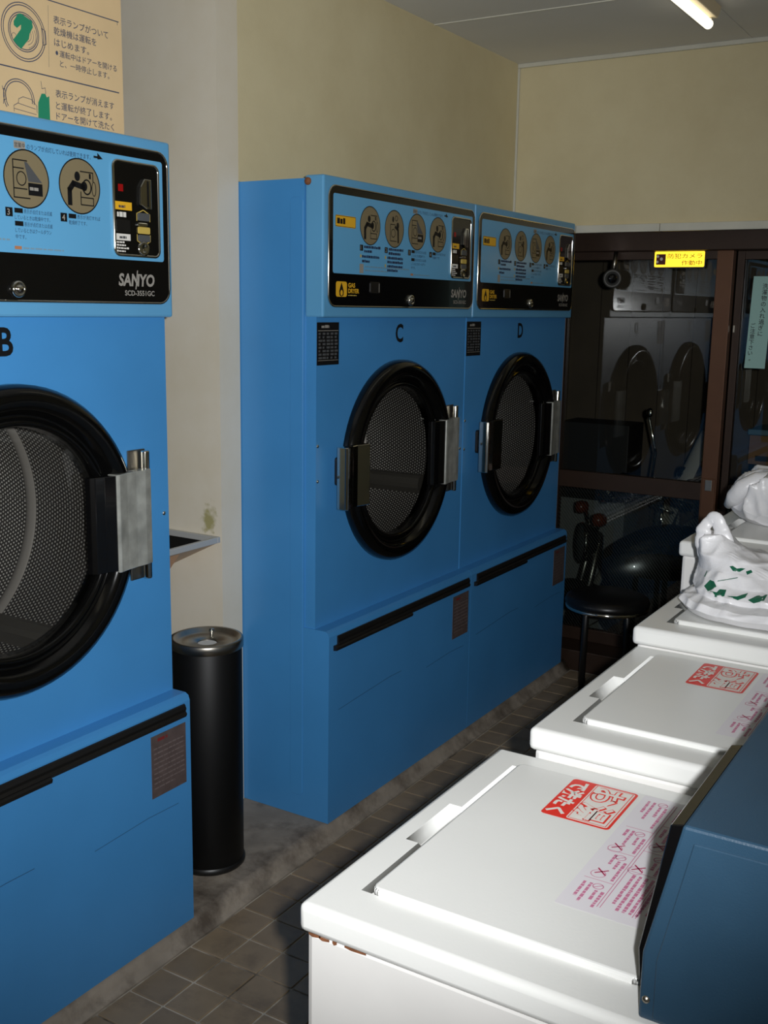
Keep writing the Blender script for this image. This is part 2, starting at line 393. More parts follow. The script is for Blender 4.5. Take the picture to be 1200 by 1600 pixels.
# ceiling boards with narrow joints
ce = struct(MB().box(-1.0, 2.0, -4.1, 1.9, HC+0.006, HC+0.08).build('ceiling', CEIL), 'grey ceiling of flat boards')
xs = [-1.0, 0.648, 2.0]; yy = [-4.1, -2.6, -0.77, 1.06, 1.9]
for a, b in zip(xs, xs[1:]):
    for c, d in zip(yy, yy[1:]): MB().box(a+.0015, b-.0015, c+.0025, d-.0025, HC, HC+.0055).build('ceiling_panel', CEIL, ce)
MB().box(WX, 1.9, 1.056, 1.064, HC-0.003, HC+0.001).build('joint_strip', TRIMM, ce)
struct(MB().box(WX, 1.9, 1.738, 1.75, HC-0.016, HC, 0.002).build('trim_1', TRIMM), 'pale cornice strip along the far wall')
struct(MB().box(WX-.001, WX+0.008, 1.741, 1.75, 1.845, HC-0.016, 0.002).build('trim_2', TRIMM), 'thin white strip in the wall corner')
t3 = struct(MB().box(0.024, 0.358, 1.733, 1.76, 1.800, 1.829, 0.002).build('trim_3', TRIMM), 'pale pelmet strip above the window')
MB().box(0.36, 1.9, 1.733, 1.76, 1.800, 1.829, 0.002).build('strip_length', TRIMM, t3)
MB().box(-0.13, 0.022, 1.733, 1.76, 1.800, 1.829, 0.002).build('strip_length', TRIMM, t3)

# ------------------------------------------------------------------ window wall
def bx(name, m, par, *a, bev=0.002): return MB().box(*a, bev).build(name, m, par)
W1 = tag(bpy.data.objects.new('window_1', None), 'sliding bronze framed window pane beside the blue dryers', kind='structure'); COL.objects.link(W1); W1.location = (0.2, 1.95, 0)
W2 = tag(bpy.data.objects.new('window_2', None), 'sliding bronze framed window pane behind the washers', kind='structure'); COL.objects.link(W2); W2.location = (1.2, 2.0, 0)
def wl(name, m, par, x0, x1, y0, y1, z0, z1, bev=0.002):
    L = par.location; return bx(name, m, par, x0-L.x, x1-L.x, y0-L.y, y1-L.y, z0, z1, bev=bev)
fr = struct(MB().box(-0.13, 1.9, 1.90, 2.03, 1.738, 1.812, 0.003).build('trim_4', BRONZED), 'dark bronze head frame of the window')
struct(MB().box(-0.13, 1.9, 1.785, 2.04, -0.06, 0.085, 0.003).build('trim_5', BRONZED), 'dark sill under the window')
wl('stile', BRONZE, W1, 0.530, 0.592, 1.93, 1.975, 0.085, 1.738)
wl('stile', BRONZED, W1, -0.13, -0.08, 1.93, 1.975, 0.085, 1.738)
wl('rail', BRONZED, W1, -0.08, 0.530, 1.935, 1.97, 0.757, 0.828)
wl('rail', BRONZED, W1, -0.08, 0.530, 1.935, 1.97, 0.085, 0.14)
wl('rail', BRONZED, W1, -0.08, 0.530, 1.935, 1.97, 1.705, 1.738)
wl('pane', WGLASS, W1, -0.08, 0.530, 1.950, 1.955, 0.828, 1.705, 0)
wl('pane', WIRED, W1, -0.08, 0.530, 1.950, 1.955, 0.14, 0.757, 0)
wl('latch', STEEL, W1, 0.548, 0.576, 1.922, 1.93, 0.80, 0.845)
wl('bracket', BRONZE, W1, 0.536, 0.588, 1.923, 1.93, 0.50, 0.85)
wl('stile', BRONZED, W2, 0.594, 0.622, 1.985, 2.02, 0.085, 1.738)
wl('catch', STEEL, W2, 0.598, 0.606, 1.972, 1.985, 1.425, 1.455)
wl('rail', BRONZED, W2, 0.622, 1.9, 1.985, 2.02, 0.742, 0.822)
wl('rail', BRONZED, W2, 0.622, 1.9, 1.985, 2.02, 1.705, 1.738)
wl('rail', BRONZED, W2, 0.622, 1.9, 1.985, 2.02, 0.085, 0.14)
wl('pane', WGLASS, W2, 0.622, 1.9, 2.000, 2.005, 0.822, 1.705, 0)
wl('pane', WIRED, W2, 0.622, 1.9, 2.000, 2.005, 0.14, 0.742, 0)

# ------------------------------------------------------------------ the coin dryers
DW = 0.8667; HD = 1.836; HB = 1.472; HL = 0.613; H0 = 0.041; P1 = 0.023; P2 = 0.050
CY, CZ = DW/2, 1.042
def plate_with_hole(mb, y0, y1, z0, z1, cy, cz, r, xf, xb, n=64):
    def edge(t):
        dy, dz = math.cos(t), math.sin(t); k = 9e9
        if dy > 1e-9: k = min(k, (y1-cy)/dy)
        if dy < -1e-9: k = min(k, (y0-cy)/dy)
        if dz > 1e-9: k = min(k, (z1-cz)/dz)
        if dz < -1e-9: k = min(k, (z0-cz)/dz)
        return (cy+dy*k, cz+dz*k)
    ts = sorted([2*PI*k/n for k in range(n)] + [math.atan2(z-cz, y-cy) % (2*PI) for y in (y0, y1) for z in (z0, z1)])
    out = [edge(t) for t in ts]; inn = [(cy+r*math.cos(t), cz+r*math.sin(t)) for t in ts]
    for x, flip in ((xf, False), (xb, True)):
        A = [mb.bm.verts.new((x, *p)) for p in out]; B = [mb.bm.verts.new((x, *p)) for p in inn]
        for k in range(len(ts)):
            q = (A[k], A[(k+1) % len(ts)], B[(k+1) % len(ts)], B[k]); mb.bm.faces.new(q[::-1] if flip else q)
        if not flip: Af, Bf = A, B
        else:
            for k in range(len(ts)):
                k2 = (k+1) % len(ts); mb.bm.faces.new((Af[k2], Af[k], A[k], A[k2])); mb.bm.faces.new((Bf[k], Bf[k2], B[k2], B[k]))
def pictogram(ink, cx, cy, kind):
    """line drawing of the machine and its user inside a disc"""
    w = 0.0022
    if kind in (1, 4):
        ink.stroke([(cx+.002, cy+.028), (cx+.034, cy+.028), (cx+.034, cy+.012)], w); ink.rect(cx+.024, cy+.016, cx+.029, cy+.026)
        ink.stroke([(cx+.002, cy-.010), (cx+.002, cy-.034), (cx+.034, cy-.034), (cx+.034, cy-.02)], w); ink.stroke([(cx+.002, cy-.02), (cx+.034, cy-.02)], w)
        ink.ring(cx+.018, cy, .012, .003, .015); ink.ring(cx+.036, cy-.002, .006, .0018, .014)
        ink.disc(cx-.006, cy+.018, .007, .009); ink.disc(cx+.011, cy+.001, .008, .009)
        ink.stroke([(cx-.026, cy-.034), (cx-.026, cy-.008), (cx-.016, cy+.004), (cx+.010, cy-.001)], .011)
    elif kind == 2:
        ink.stroke([(cx-.022, cy+.012), (cx-.022, cy-.034), (cx+.012, cy-.034)], w); ink.stroke([(cx-.022, cy+.012), (cx+.004, cy+.012)], w)
        ink.ring(cx-.006, cy-.012, .012, .002); ink.disc(cx-.008, cy+.026, .005, .008); ink.ring(cx+.010, cy+.030, .008, .002)
        ink.disc(cx+.018, cy+.010, .007, .009); ink.stroke([(cx+.004, cy+.006), (cx+.020, cy-.002), (cx+.022, cy-.036)], .008)
    else:
        ink.stroke([(cx-.03, cy+.032), (cx-.03, cy-.034), (cx+.006, cy-.034)], w); ink.stroke([(cx-.03, cy+.032), (cx+.002, cy+.032)], w)
        ink.stroke([(cx-.03, cy+.018), (cx-.006, cy+.018)], w); ink.stroke([(cx-.03, cy-.018), (cx, cy-.018)], w)
        ink.ring(cx-.012, cy, .0115, .002, .013); ink.rect(cx+.003, cy-.028, cx+.036, cy-.006)
def make_dryer():
    R = thing('coin_dryer', 'x', 'dryer')
    # sheet-metal carcass: sides, top, back
    b = MB(); b.box(-0.94, -0.036, 0, 0.004, H0, HD-0.008); b.box(-0.94, -0.036, DW-0.004, DW, H0, HD-0.008)
    b.box(-0.94, -0.036, 0.004, DW-0.004, HD-0.012, HD-0.008); b.box(-0.94, -0.93, 0.004, DW-0.004, H0, HD-0.012)
    b.box(-0.05, -0.036, 0.004, DW-0.004, HB, HD-0.012); b.box(-0.05, -0.036, 0.004, DW-0.004, H0, HL)
    body = b.build('body', BLUE, R)
    MB().prism(rr(-0.082, 0.105, -0.040, 1.782, 0.012), lambda u, v, t: (u, t, v), -0.002, 0.0, 0.0008, 1).build('edge_cover', BLUE, body)
    # door face
    f = MB(); plate_with_hole(f, 0.004, DW-0.004, HL-0.02, HB+0.01, CY, CZ, 0.292, 0.0, -0.036)
    face = f.build('front_panel', BLUE, R)
    for y, z in ((0.012, 1.03), (0.012, 1.127), (DW-0.02, 1.036)):
        MB().lathe([(0.005, 0), (0.0045, 0.002), (0.0001, 0.0035)], (0.0, y, z), (1, 0, 0), 12).build('screw', CHROME, face)
    # head box
    h = MB(); h.box(-0.036, P1, 0.0015, DW-0.0015, HB, HD, 0.005, 2); head = h.build('head_box', BLUEH, R)
    MB().lathe([(0.010, 0), (0.010, 0.004), (0.006, 0.007), (0.0001, 0.008)], (-0.026, 0.002, HD-0.016), (0, -1, 0), 14).build('bolt', RUST, head)
    # control panel
    S = Sheet((P1, 0, 0), (0, 1, 0), (0, 0, 1))
    def slab(name, m, par, pts, d0, d1, bev=0.0): return MB().prism(pts, lambda u, v, t: S.p(u, v, t), d0, d1, bev, 2).build(name, m, par, recalc=True)
    cp = slab('control_panel', BLACK, R, rr(0.020, 1.503, 0.848, 1.810, 0.028), 0.0, 0.007, 0.0015)
    tr = MB(); q = [S.p(u, v, 0.005) for u, v in rr(0.0185, 1.5015, 0.8495, 1.8115, 0.029)]
    tr.tube(q + [q[0]], 0.0028, 8, False); tr.build('chrome_trim', CHROME, cp)
    slab('label_sheet', BLUEP, cp, rr(0.036, 1.588, 0.832, 1.792, 0.006), 0.006, 0.0076)
    H = 0.0080
    S2 = Sheet((P1+H, 0, 0), (0, 1, 0), (0, 0, 1))
    cxs = (0.215, 0.344, 0.474, 0.602); cz = 1.721
    for k, cx in enumerate(cxs):
        d = Ink(S2, 0.0); d.disc(cx, cz, 0.051, n=40); disc = d.done('pictogram_disc', BEIGE, cp)
        i = Ink(S2, 0.0005); i.ring(cx, cz, 0.0525, 0.0025, n=40); pictogram(i, cx, cz, k+1); i.done('pictogram', BLACKP, cp)
        if k == 2:
            Ink(S2, 0.0003).poly([(cx-.004, cz+.030), (cx+.002, cz+.030), (cx+.036, cz-.004), (cx+.004, cz-.004)]).done('light_beam', GREYD, cp)
            Ink(S2, 0.0008).lines(cx+.006, cz-.019, cx+.034, 1, .01, .006, 5, .007).done('small_print', GREYP, cp)
        n = Ink(S2, 0.0003); n.rect(cx-.051, 1.652, cx-.035, 1.668); n.done('number_box', BLACKP, cp)
        text(str(k+1), S2, cx-.0475, 1.6545, 0.0155, GREYP, cp, 'numeral', 0.01)
    # captions
    Ink(S2, 0.0004).lines(cxs[0]-.030, 1.660, cxs[0]+.056, 2, .0115, .0075, 11).lines(cxs[0]-.040, 1.634, cxs[0]+.050, 2, .0125, .0075, 12).done('small_print', NAVY, cp)
    Ink(S2, 0.0004).lines(cxs[1]-.030, 1.660, cxs[1]+.052, 2, .0115, .0075, 13).lines(cxs[1]-.036, 1.636, cxs[1]+.050, 4, .0115, .0075, 14).done('small_print', NAVY, cp)
    for cc, yy_ in ((0, 1.634), (1, 1.636), (1, 1.613)): Ink(S2, 0.0004).rect(cxs[cc]-.050, yy_, cxs[cc]-.043, yy_+.008).done('bullet', YELD, cp)
    for s_, cx, z_, wd in (('表示が点灯または点滅', cxs[2]-.010, 1.6600, .066), ('しているときは乾燥中です。', cxs[2]-.031, 1.6485, .082), ('表示が点灯または点滅', cxs[2]-.010, 1.6370, .066),
                           ('しているときはクールダウン', cxs[2]-.031, 1.6255, .084), ('中です。', cxs[2]-.031, 1.6140, .024), ('表示が消灯すれば', cxs[3]-.010, 1.6600, .060), ('乾燥終了です。', cxs[3]-.031, 1.6485, .046)):
        text(s_, S2, cx, z_, 0.0088, NAVY, cp, width=wd)
    for cx, z_ in ((cxs[2]-.031, 1.6595), (cxs[2]-.031, 1.6365), (cxs[3]-.031, 1.6595)): Ink(S2, 0.0004).rect(cx, z_, cx+.019, z_+.0085).done('caption_tag', BLACKP, cp)
    Ink(S2, 0.0003).rrect(0.448, 1.7725, 0.474, 1.7865, .002).done('lamp_tag', GREYP, cp)
    text('営業中', S2, 0.4495, 1.7755, 0.0095, BLACKP, cp, width=.023, h=0.0008)
    text('のランプが点灯していれば使用できます。', S2, 0.477, 1.7745, 0.0105, NAVY, cp, width=0.155)
    a = Ink(S2, 0.0004); a.rect(0.640, 1.7785, 0.652, 1.7825); a.poly([(0.650, 1.7765), (0.664, 1.7785), (0.650, 1.789)]); a.done('arrow', BLACKP, cp)
    Ink(S2, 0.0003).rrect(0.044, 1.708, 0.142, 1.738, .005).done('yellow_label', YELP, cp)
    i = Ink(S2, 0.0006); i.lines(0.052, 1.716, 0.132, 1, .01, .016, 21, .011); i.done('label_print', BLACKP, cp)
    i = Ink(S2, 0.0006); i.stroke([(.0455, 1.7095), (.1405, 1.7095), (.1405, 1.7365), (.0455, 1.7365)], .0012, True); i.done('label_border', BLACKP, cp)
    Ink(S2, 0.0003).rect(0.163, 1.592, 0.183, 1.617).done('grey_tag', GREYP, cp)
    Ink(S2, 0.0003).lines(0.190, 1.609, 0.43, 2, .010, .0035, 31, .012).lines(0.46, 1.596, 0.60, 1, .01, .003, 33, .012).done('faint_print', mat('faint_print', (120, 150, 168)), cp)
    Ink(S2, 0.0003).rect(0.440, 1.5945, 0.456, 1.6005).done('orange_tag', mat('orange_print', (176, 120, 84)), cp)
    # lower strip: gas logo, window, lock, maker's name
    S3 = Sheet((P1+0.0071, 0, 0), (0, 1, 0), (0, 0, 1))
    Ink(S3, 0.0003).rrect(0.050, 1.527, 0.103, 1.567, .007).done('gas_logo', YELP, cp)
    fp = [(0.0765, 1.565), (0.070, 1.552), (0.0655, 1.542), (0.067, 1.531), (0.073, 1.528), (0.080, 1.528), (0.086, 1.531), (0.0875, 1.542), (0.083, 1.552)]
    Ink(S3, 0.0006).poly(fp).done('flame', BLACKP, cp)
    Ink(S3, 0.0009).disc(0.0765, 1.5375, 0.0055, 0.0075).done('flame_core', YELP, cp)
    text('GAS', S3, 0.109, 1.5525, 0.0165, YELP, cp, bold=0.03, width=.034)
    text('DRYER', S3, 0.109, 1.5375, 0.0165, YELP, cp, bold=0.03, width=.054)
    Ink(S3, 0.0004).lines(0.109, 1.530, 0.180, 1, .01, .0028, 41, .01).done('small_print', YELD, cp)
    slab('indicator_window', BLKPL, cp, rr(0.219, 1.539, 0.268, 1.570, .004), 0.006, 0.0095, .001)
    Ink(Sheet((P1+.0096, 0, 0), (0, 1, 0), (0, 0, 1)), .0003).rect(0.262, 1.542, 0.265, 1.566).done('window_edge', GREYP, cp)
    lk = MB(); lk.lathe([(0.0155, 0.0), (0.0155, 0.008), (0.013, 0.0105), (0.010, 0.0105), (0.010, 0.008), (0.007, 0.008), (0.007, 0.012), (0.0001, 0.012)], (P1+.006, 0.441, 1.523), (1, 0, 0), 24)
    lk.build('lock', CHROME, cp)
    text('SANYO', S3, 0.698, 1.5365, 0.0335, GREYP, cp, bold=0.035, width=.104, shear=0.12)
    Ink(S3, .0009).poly([(0.7445, 1.529), (0.7475, 1.529), (0.7535, 1.5675), (0.7505, 1.5675)]).done('logo_stroke', GREYP, cp)
    text('SCD-3551GC', S3, 0.715, 1.5165, 0.0145, GREYP, cp, bold=0.02, width=.086)
    # coin unit
    cu = slab('coin_unit', BLACK, R, rr(0.690, 1.599, 0.814, 1.779, 0.012), 0.006, 0.011, 0.001)
    q = [S.p(u, v, 0.010) for u, v in rr(0.688, 1.597, 0.816, 1.781, 0.013)]
    MB().tube(q + [q[0]], 0.0032, 8, False).build('chrome_rim', CHROME, cu)
    S4 = Sheet((P1+.0112, 0, 0), (0, 1, 0), (0, 0, 1))
    Ink(S4, .0003).rect(0.700, 1.722, 0.714, 1.736).done('red_lamp', REDL, cu)
    Ink(S4, .0003).rect(0.691, 1.686, 0.737, 1.702).done('orange_tag', YELP, cu)
    Ink(S4, .0006).lines(0.700, 1.690, 0.735, 1, .01, .006, 51, .006).done('tag_print', BROWNL, cu)
    Ink(S4, .0004).lines(0.695, 1.672, 0.724, 1, .01, .010, 52, .009).done('small_print', WHITEP, cu)
    slab('digit_window', BLKPL, cu, rr(0.693, 1.642, 0.730, 1.667, .002), 0.0105, 0.0125)
    Ink(S4, .0003).rect(0.692, 1.626, 0.731, 1.639).done('white_tag', WHITEP, cu)
    Ink(S4, .0006).lines(0.700, 1.6295, 0.728, 1, .01, .005, 53, .006).done('tag_print', GREYD, cu)
    for k, z_ in enumerate((1.616, 1.609)): pass
    for k in range(4): Ink(S4, .0004).lines(0.692, 1.6205-.0058*k*1.0, 0.731, 1, .006, .0036, 60+k, .006).done('small_print', WHITEP, cu)
    # slot bezel, buttons, coin return
    slab('coin_slot', CHROME, cu, [(0.757, 1.700), (0.775, 1.692), (0.789, 1.692), (0.789, 1.752), (0.770, 1.752), (0.758, 1.735)], 0.0105, 0.0175, .0015)
    Ink(Sheet((P1+.0176, 0, 0), (0, 1, 0), (0, 0, 1)), .0003).rect(0.776, 1.697, 0.781, 1.748).done('slot', BLACKP, cu)
    for z0_, z1_, m_ in ((1.668, 1.684, GREYD), (1.642, 1.656, YELD), (1.626, 1.640, GREYD)):
        slab('button', m_, cu, rr(0.752, z0_, 0.786, z1_, .003), 0.0105, 0.0145, .001)
    Ink(S4, .0006).stroke([(.750, 1.668), (.750, 1.682), (.769, 1.690), (.788, 1.682), (.788, 1.668)], .002).stroke([(.750, 1.640), (.750, 1.628), (.769, 1.619), (.788, 1.628), (.788, 1.640)], .002).done('button_outline', YELD, cu)
    slab('release_lever', CHROME, cu, rr(0.750, 1.657, 0.778, 1.664, .003), 0.0105, 0.016, .0012)
    MB().lathe([(0.017, 0), (0.016, .002), (0.010, .005), (0.007, .002), (0.0001, .002)], (P1+.0105, 0.769, 1.612), (1, 0, 0), 20).build('coin_return', CHROME, cu)
    # rating plate top left of the door face
    SF = Sheet((0, 0, 0), (0, 1, 0), (0, 0, 1))
    rp = MB().box(0.0, 0.0012, 0.006, 0.110, 1.345, 1.459).build('rating_plate', BLACKP, R)
    SR = Sheet((.0012, 0, 0), (0, 1, 0), (0, 0, 1))
    Ink(SR, .0003).lines(0.026, 1.444, 0.092, 1, .01, .008, 71, .012).done('heading', GREYP, rp)
    Ink(SR, .0003).rect(0.010, 1.436, 0.106, 1.4375).rect(0.010, 1.357, 0.106, 1.358).done('rule', GREYP, rp)
    t = Ink(SR, .0003)
    rg = random.Random(3)
    for r_ in range(8):
        z_ = 1.426 - r_*0.0092
        for c_ in range(5):
            x_ = 0.012 + c_*0.019
            t.rect(x_, z_, x_+rg.uniform(.008, .017), z_+.0055)
    t.done('table_print', GREYD, rp)
    # lower access panel with its rounded ledge and grip strip
    lo = MB()
    op = [(-0.036, H0), (P2, H0), (P2, HL-0.016), (P2-0.004, HL-0.005), (P2-0.013, HL), (-0.036, HL)]
    lo.prism(op, lambda u, v, t: (u, t, v), 0.0, DW-0.0015)
    lp = lo.build('lower_panel', BLUE, R, recalc=True)
    g = MB(); g.prism([(P2-.001, 0.561), (P2+.006, 0.563), (P2+.009, 0.570), (P2+.005, 0.576), (P2+.007, 0.583), (P2+.003, 0.592), (P2-.001, 0.594)], lambda u, v, t: (u, t, v), 0.040, 0.846)
    g.build('grip_strip', BLKPL, lp, recalc=True)
    g = MB(); g.prism([(P2-.001, 0.554), (P2+.012, 0.556), (P2+.014, 0.564), (P2+.005, 0.569), (P2-.001, 0.569)], lambda u, v, t: (u, t, v), 0.022, 0.445)
    g.build('pull_lip', BLKPL, lp, recalc=True)
    wp = MB().box(P2, P2+.0012, 0.735, 0.848, 0.400, 0.548).build('warning_plate', BROWNL, lp)
    SW = Sheet((P2+.0012, 0, 0), (0, 1, 0), (0, 0, 1))
    i = Ink(SW, .0003); i.lines(0.755, 0.532, 0.815, 1, .01, .008, 80, .022); i.done('red_heading', mat('dull_red_print', (120, 44, 44)), lp)
    i = Ink(SW, .0003); i.lines(0.742, 0.515, 0.842, 9, .0118, .0035, 81, .012); i.done('faint_lines', mat('grey_brown_print', (112, 100, 98)), lp)
    i = Ink(Sheet((P2, 0, 0), (0, 1, 0), (0, 0, 1)), .0004); i.stroke([(0.05, 0.372), (0.20, 0.381), (0.33, 0.388), (0.40, 0.387)], .0016); i.stroke([(0.56, 0.352), (0.72, 0.360), (0.82, 0.357)], .0014); i.done('scuff_mark', mat('scuff', (44, 84, 122)), lp)
    # door: moulded ring, glass, latch, hinge
    d = MB(); d.lathe([(0.286, -0.020), (0.306, 0.0), (0.3055, 0.016), (0.297, 0.030), (0.282, 0.037), (0.266, 0.036), (0.254, 0.026), (0.250, 0.012), (0.246, 0.008), (0.240, 0.012), (0.236, 0.018), (0.229, 0.018), (0.225, 0.010), (0.223, -0.02), (0.286, -0.020)], (0, CY, CZ), (1, 0, 0), 72)
    door = d.build('door', RUBBER, R, recalc=True)
    g = MB(); g.lathe([(0.2245, -0.002), (0.15, -0.004), (0.0005, -0.005)], (0, CY, CZ), (1, 0, 0), 48); g.build('door_glass', DGLASS, door)
    # latch: hollow-faced chrome pull
    lt = MB(); lt.prism([(0.030, 0.062), (0.058, 0.062), (0.066, 0.066), (0.060, 0.085), (0.052, 0.110), (0.050, 0.135), (0.056, 0.165), (0.060, 0.186), (0.054, 0.190), (0.034, 0.190)], lambda u, v, t: (u, v, t), 0.948, 1.122, 0.0015, 1)
    lt.build('latch', CHROME, door, recalc=True)
    MB().box(0.018, 0.034, 0.10, 0.18, 0.97, 1.10, .003).build('latch_block', BLKPL, door)
    ha = MB(); ha.prism([(0.012, 0.604), (0.024, 0.606), (0.032, 0.614), (0.036, 0.636), (0.044, 0.662), (0.016, 0.662)], lambda u, v, t: (u, v, t), 0.945, 1.148, 0.001, 1)
    ha.build('hinge_arm', BLACK, door, recalc=True)
    hp = MB(); hp.prism([(0.016, 0.662), (0.047, 0.660), (0.049, 0.666), (0.0435, 0.692), (0.0405, 0.722), (0.0405, 0.750), (0.037, 0.770), (0.026, 0.774), (0.018, 0.768)], lambda u, v, t: (u, v, t), 0.942, 1.150, 0.001, 1)
    hp.build('hinge_leaf', mat('painted_sheen_chrome', (196, 198, 190), 0.28, 0.55, var=0.3, vscale=22), door, recalc=True)  # pale mottled colour stands in for blotchy room reflections on the chrome
    hx = MB().box(0.0, 0.006, 0.735, 0.786, 0.902, 1.190, .002).build('hinge_plate', STEEL, R)
    MB().lathe([(0.0001, 0), (0.009, 0), (0.0095, .003), (0.0095, .280), (0.009, .283), (0.0001, .283)], (0.020, 0.771, 0.905), (0, 0, 1), 16).build('hinge_pin', CHROME, hx)
    st = MB().prism(rr(0.094, 1.008, 0.124, 1.088, .008), lambda u, v, t: (t, u, v), 0.0, 0.010, .001, 1).build('strike_plate', BLKPL, R, recalc=True)
    MB().box(0.009, 0.024, 0.102, 0.122, 1.03, 1.052, .002).build('strike_tongue', STEEL, st)
    # drum
    dm = MB(); dm.lathe([(0.290, -0.034), (0.325, -0.06), (0.325, -0.62), (0.0005, -0.64)], (0, CY, CZ), (1, 0, 0), 96)
    def duv(c):
        a = math.atan2(c.z-CZ, c.y-CY); r = math.hypot(c.z-CZ, c.y-CY)
        return ((a % (2*PI))*0.325, c.x - (0.325-r), 2*PI*0.325)
    drum = dm.build('drum', PERF, R, uv=duv)
    sm = MB()
    sm.lathe([(0.3245, -0.318), (0.317, -0.328), (0.317, -0.342), (0.3245, -0.352)], (0, CY, CZ), (1, 0, 0), 96); sm.build('drum_seam', mat('seam_steel', (196, 190, 188), 0.35, 0.3), drum)
    return R
def baffle(R, ang):
    for c in R.children:
        if c.name.startswith('drum'):
            for k in range(3):
                t = math.radians(ang + 120*k); rv = Vector((0, math.cos(t), math.sin(t))); tv = Vector((0, -math.sin(t), math.cos(t))); o = Vector((0, CY, CZ))
                MB().prism([(-.034, .324), (-.022, .296), (-.010, .288), (.010, .288), (.022, .296), (.034, .324)], lambda u, v, tt: o + rv*v + tv*u + Vector((tt, 0, 0)), -0.61, -0.075).build('baffle', mat('dull_steel', (120, 116, 112), 0.45, 0.4), c, recalc=True)
dB = make_dryer()
dC = copy_tree(dB); dD = copy_tree(dB)
SFc = Sheet((0, 0, 0), (0, 1, 0), (0, 0, 1))
for d, y, ch, lab, ang in ((dB, -0.57-DW, 'B', 'blue coin dryer lettered B at the left edge, below the paper poster', 64), (dC, 0.0, 'C', 'blue coin dryer lettered C, beside the slim black bin', -22), (dD, DW, 'D', 'blue coin dryer lettered D, farthest, next to the dark window', 60)):
    d.location = (0, y, 0); d['label'] = lab; d['group'] = 'coin dryers along the wall'
    text(ch, SFc, CY, 1.401, 0.0735, BLACKP, d, 'letter', bold=0.025, align='C', h=0.0012, sx=0.9)
    baffle(d, ang)
for c in list(dD.children):      # butted against its neighbour: no bolt or edge cover shows
    for g in list(c.children):
        if g.name.startswith(('bolt', 'edge_cover')): bpy.data.objects.remove(g)

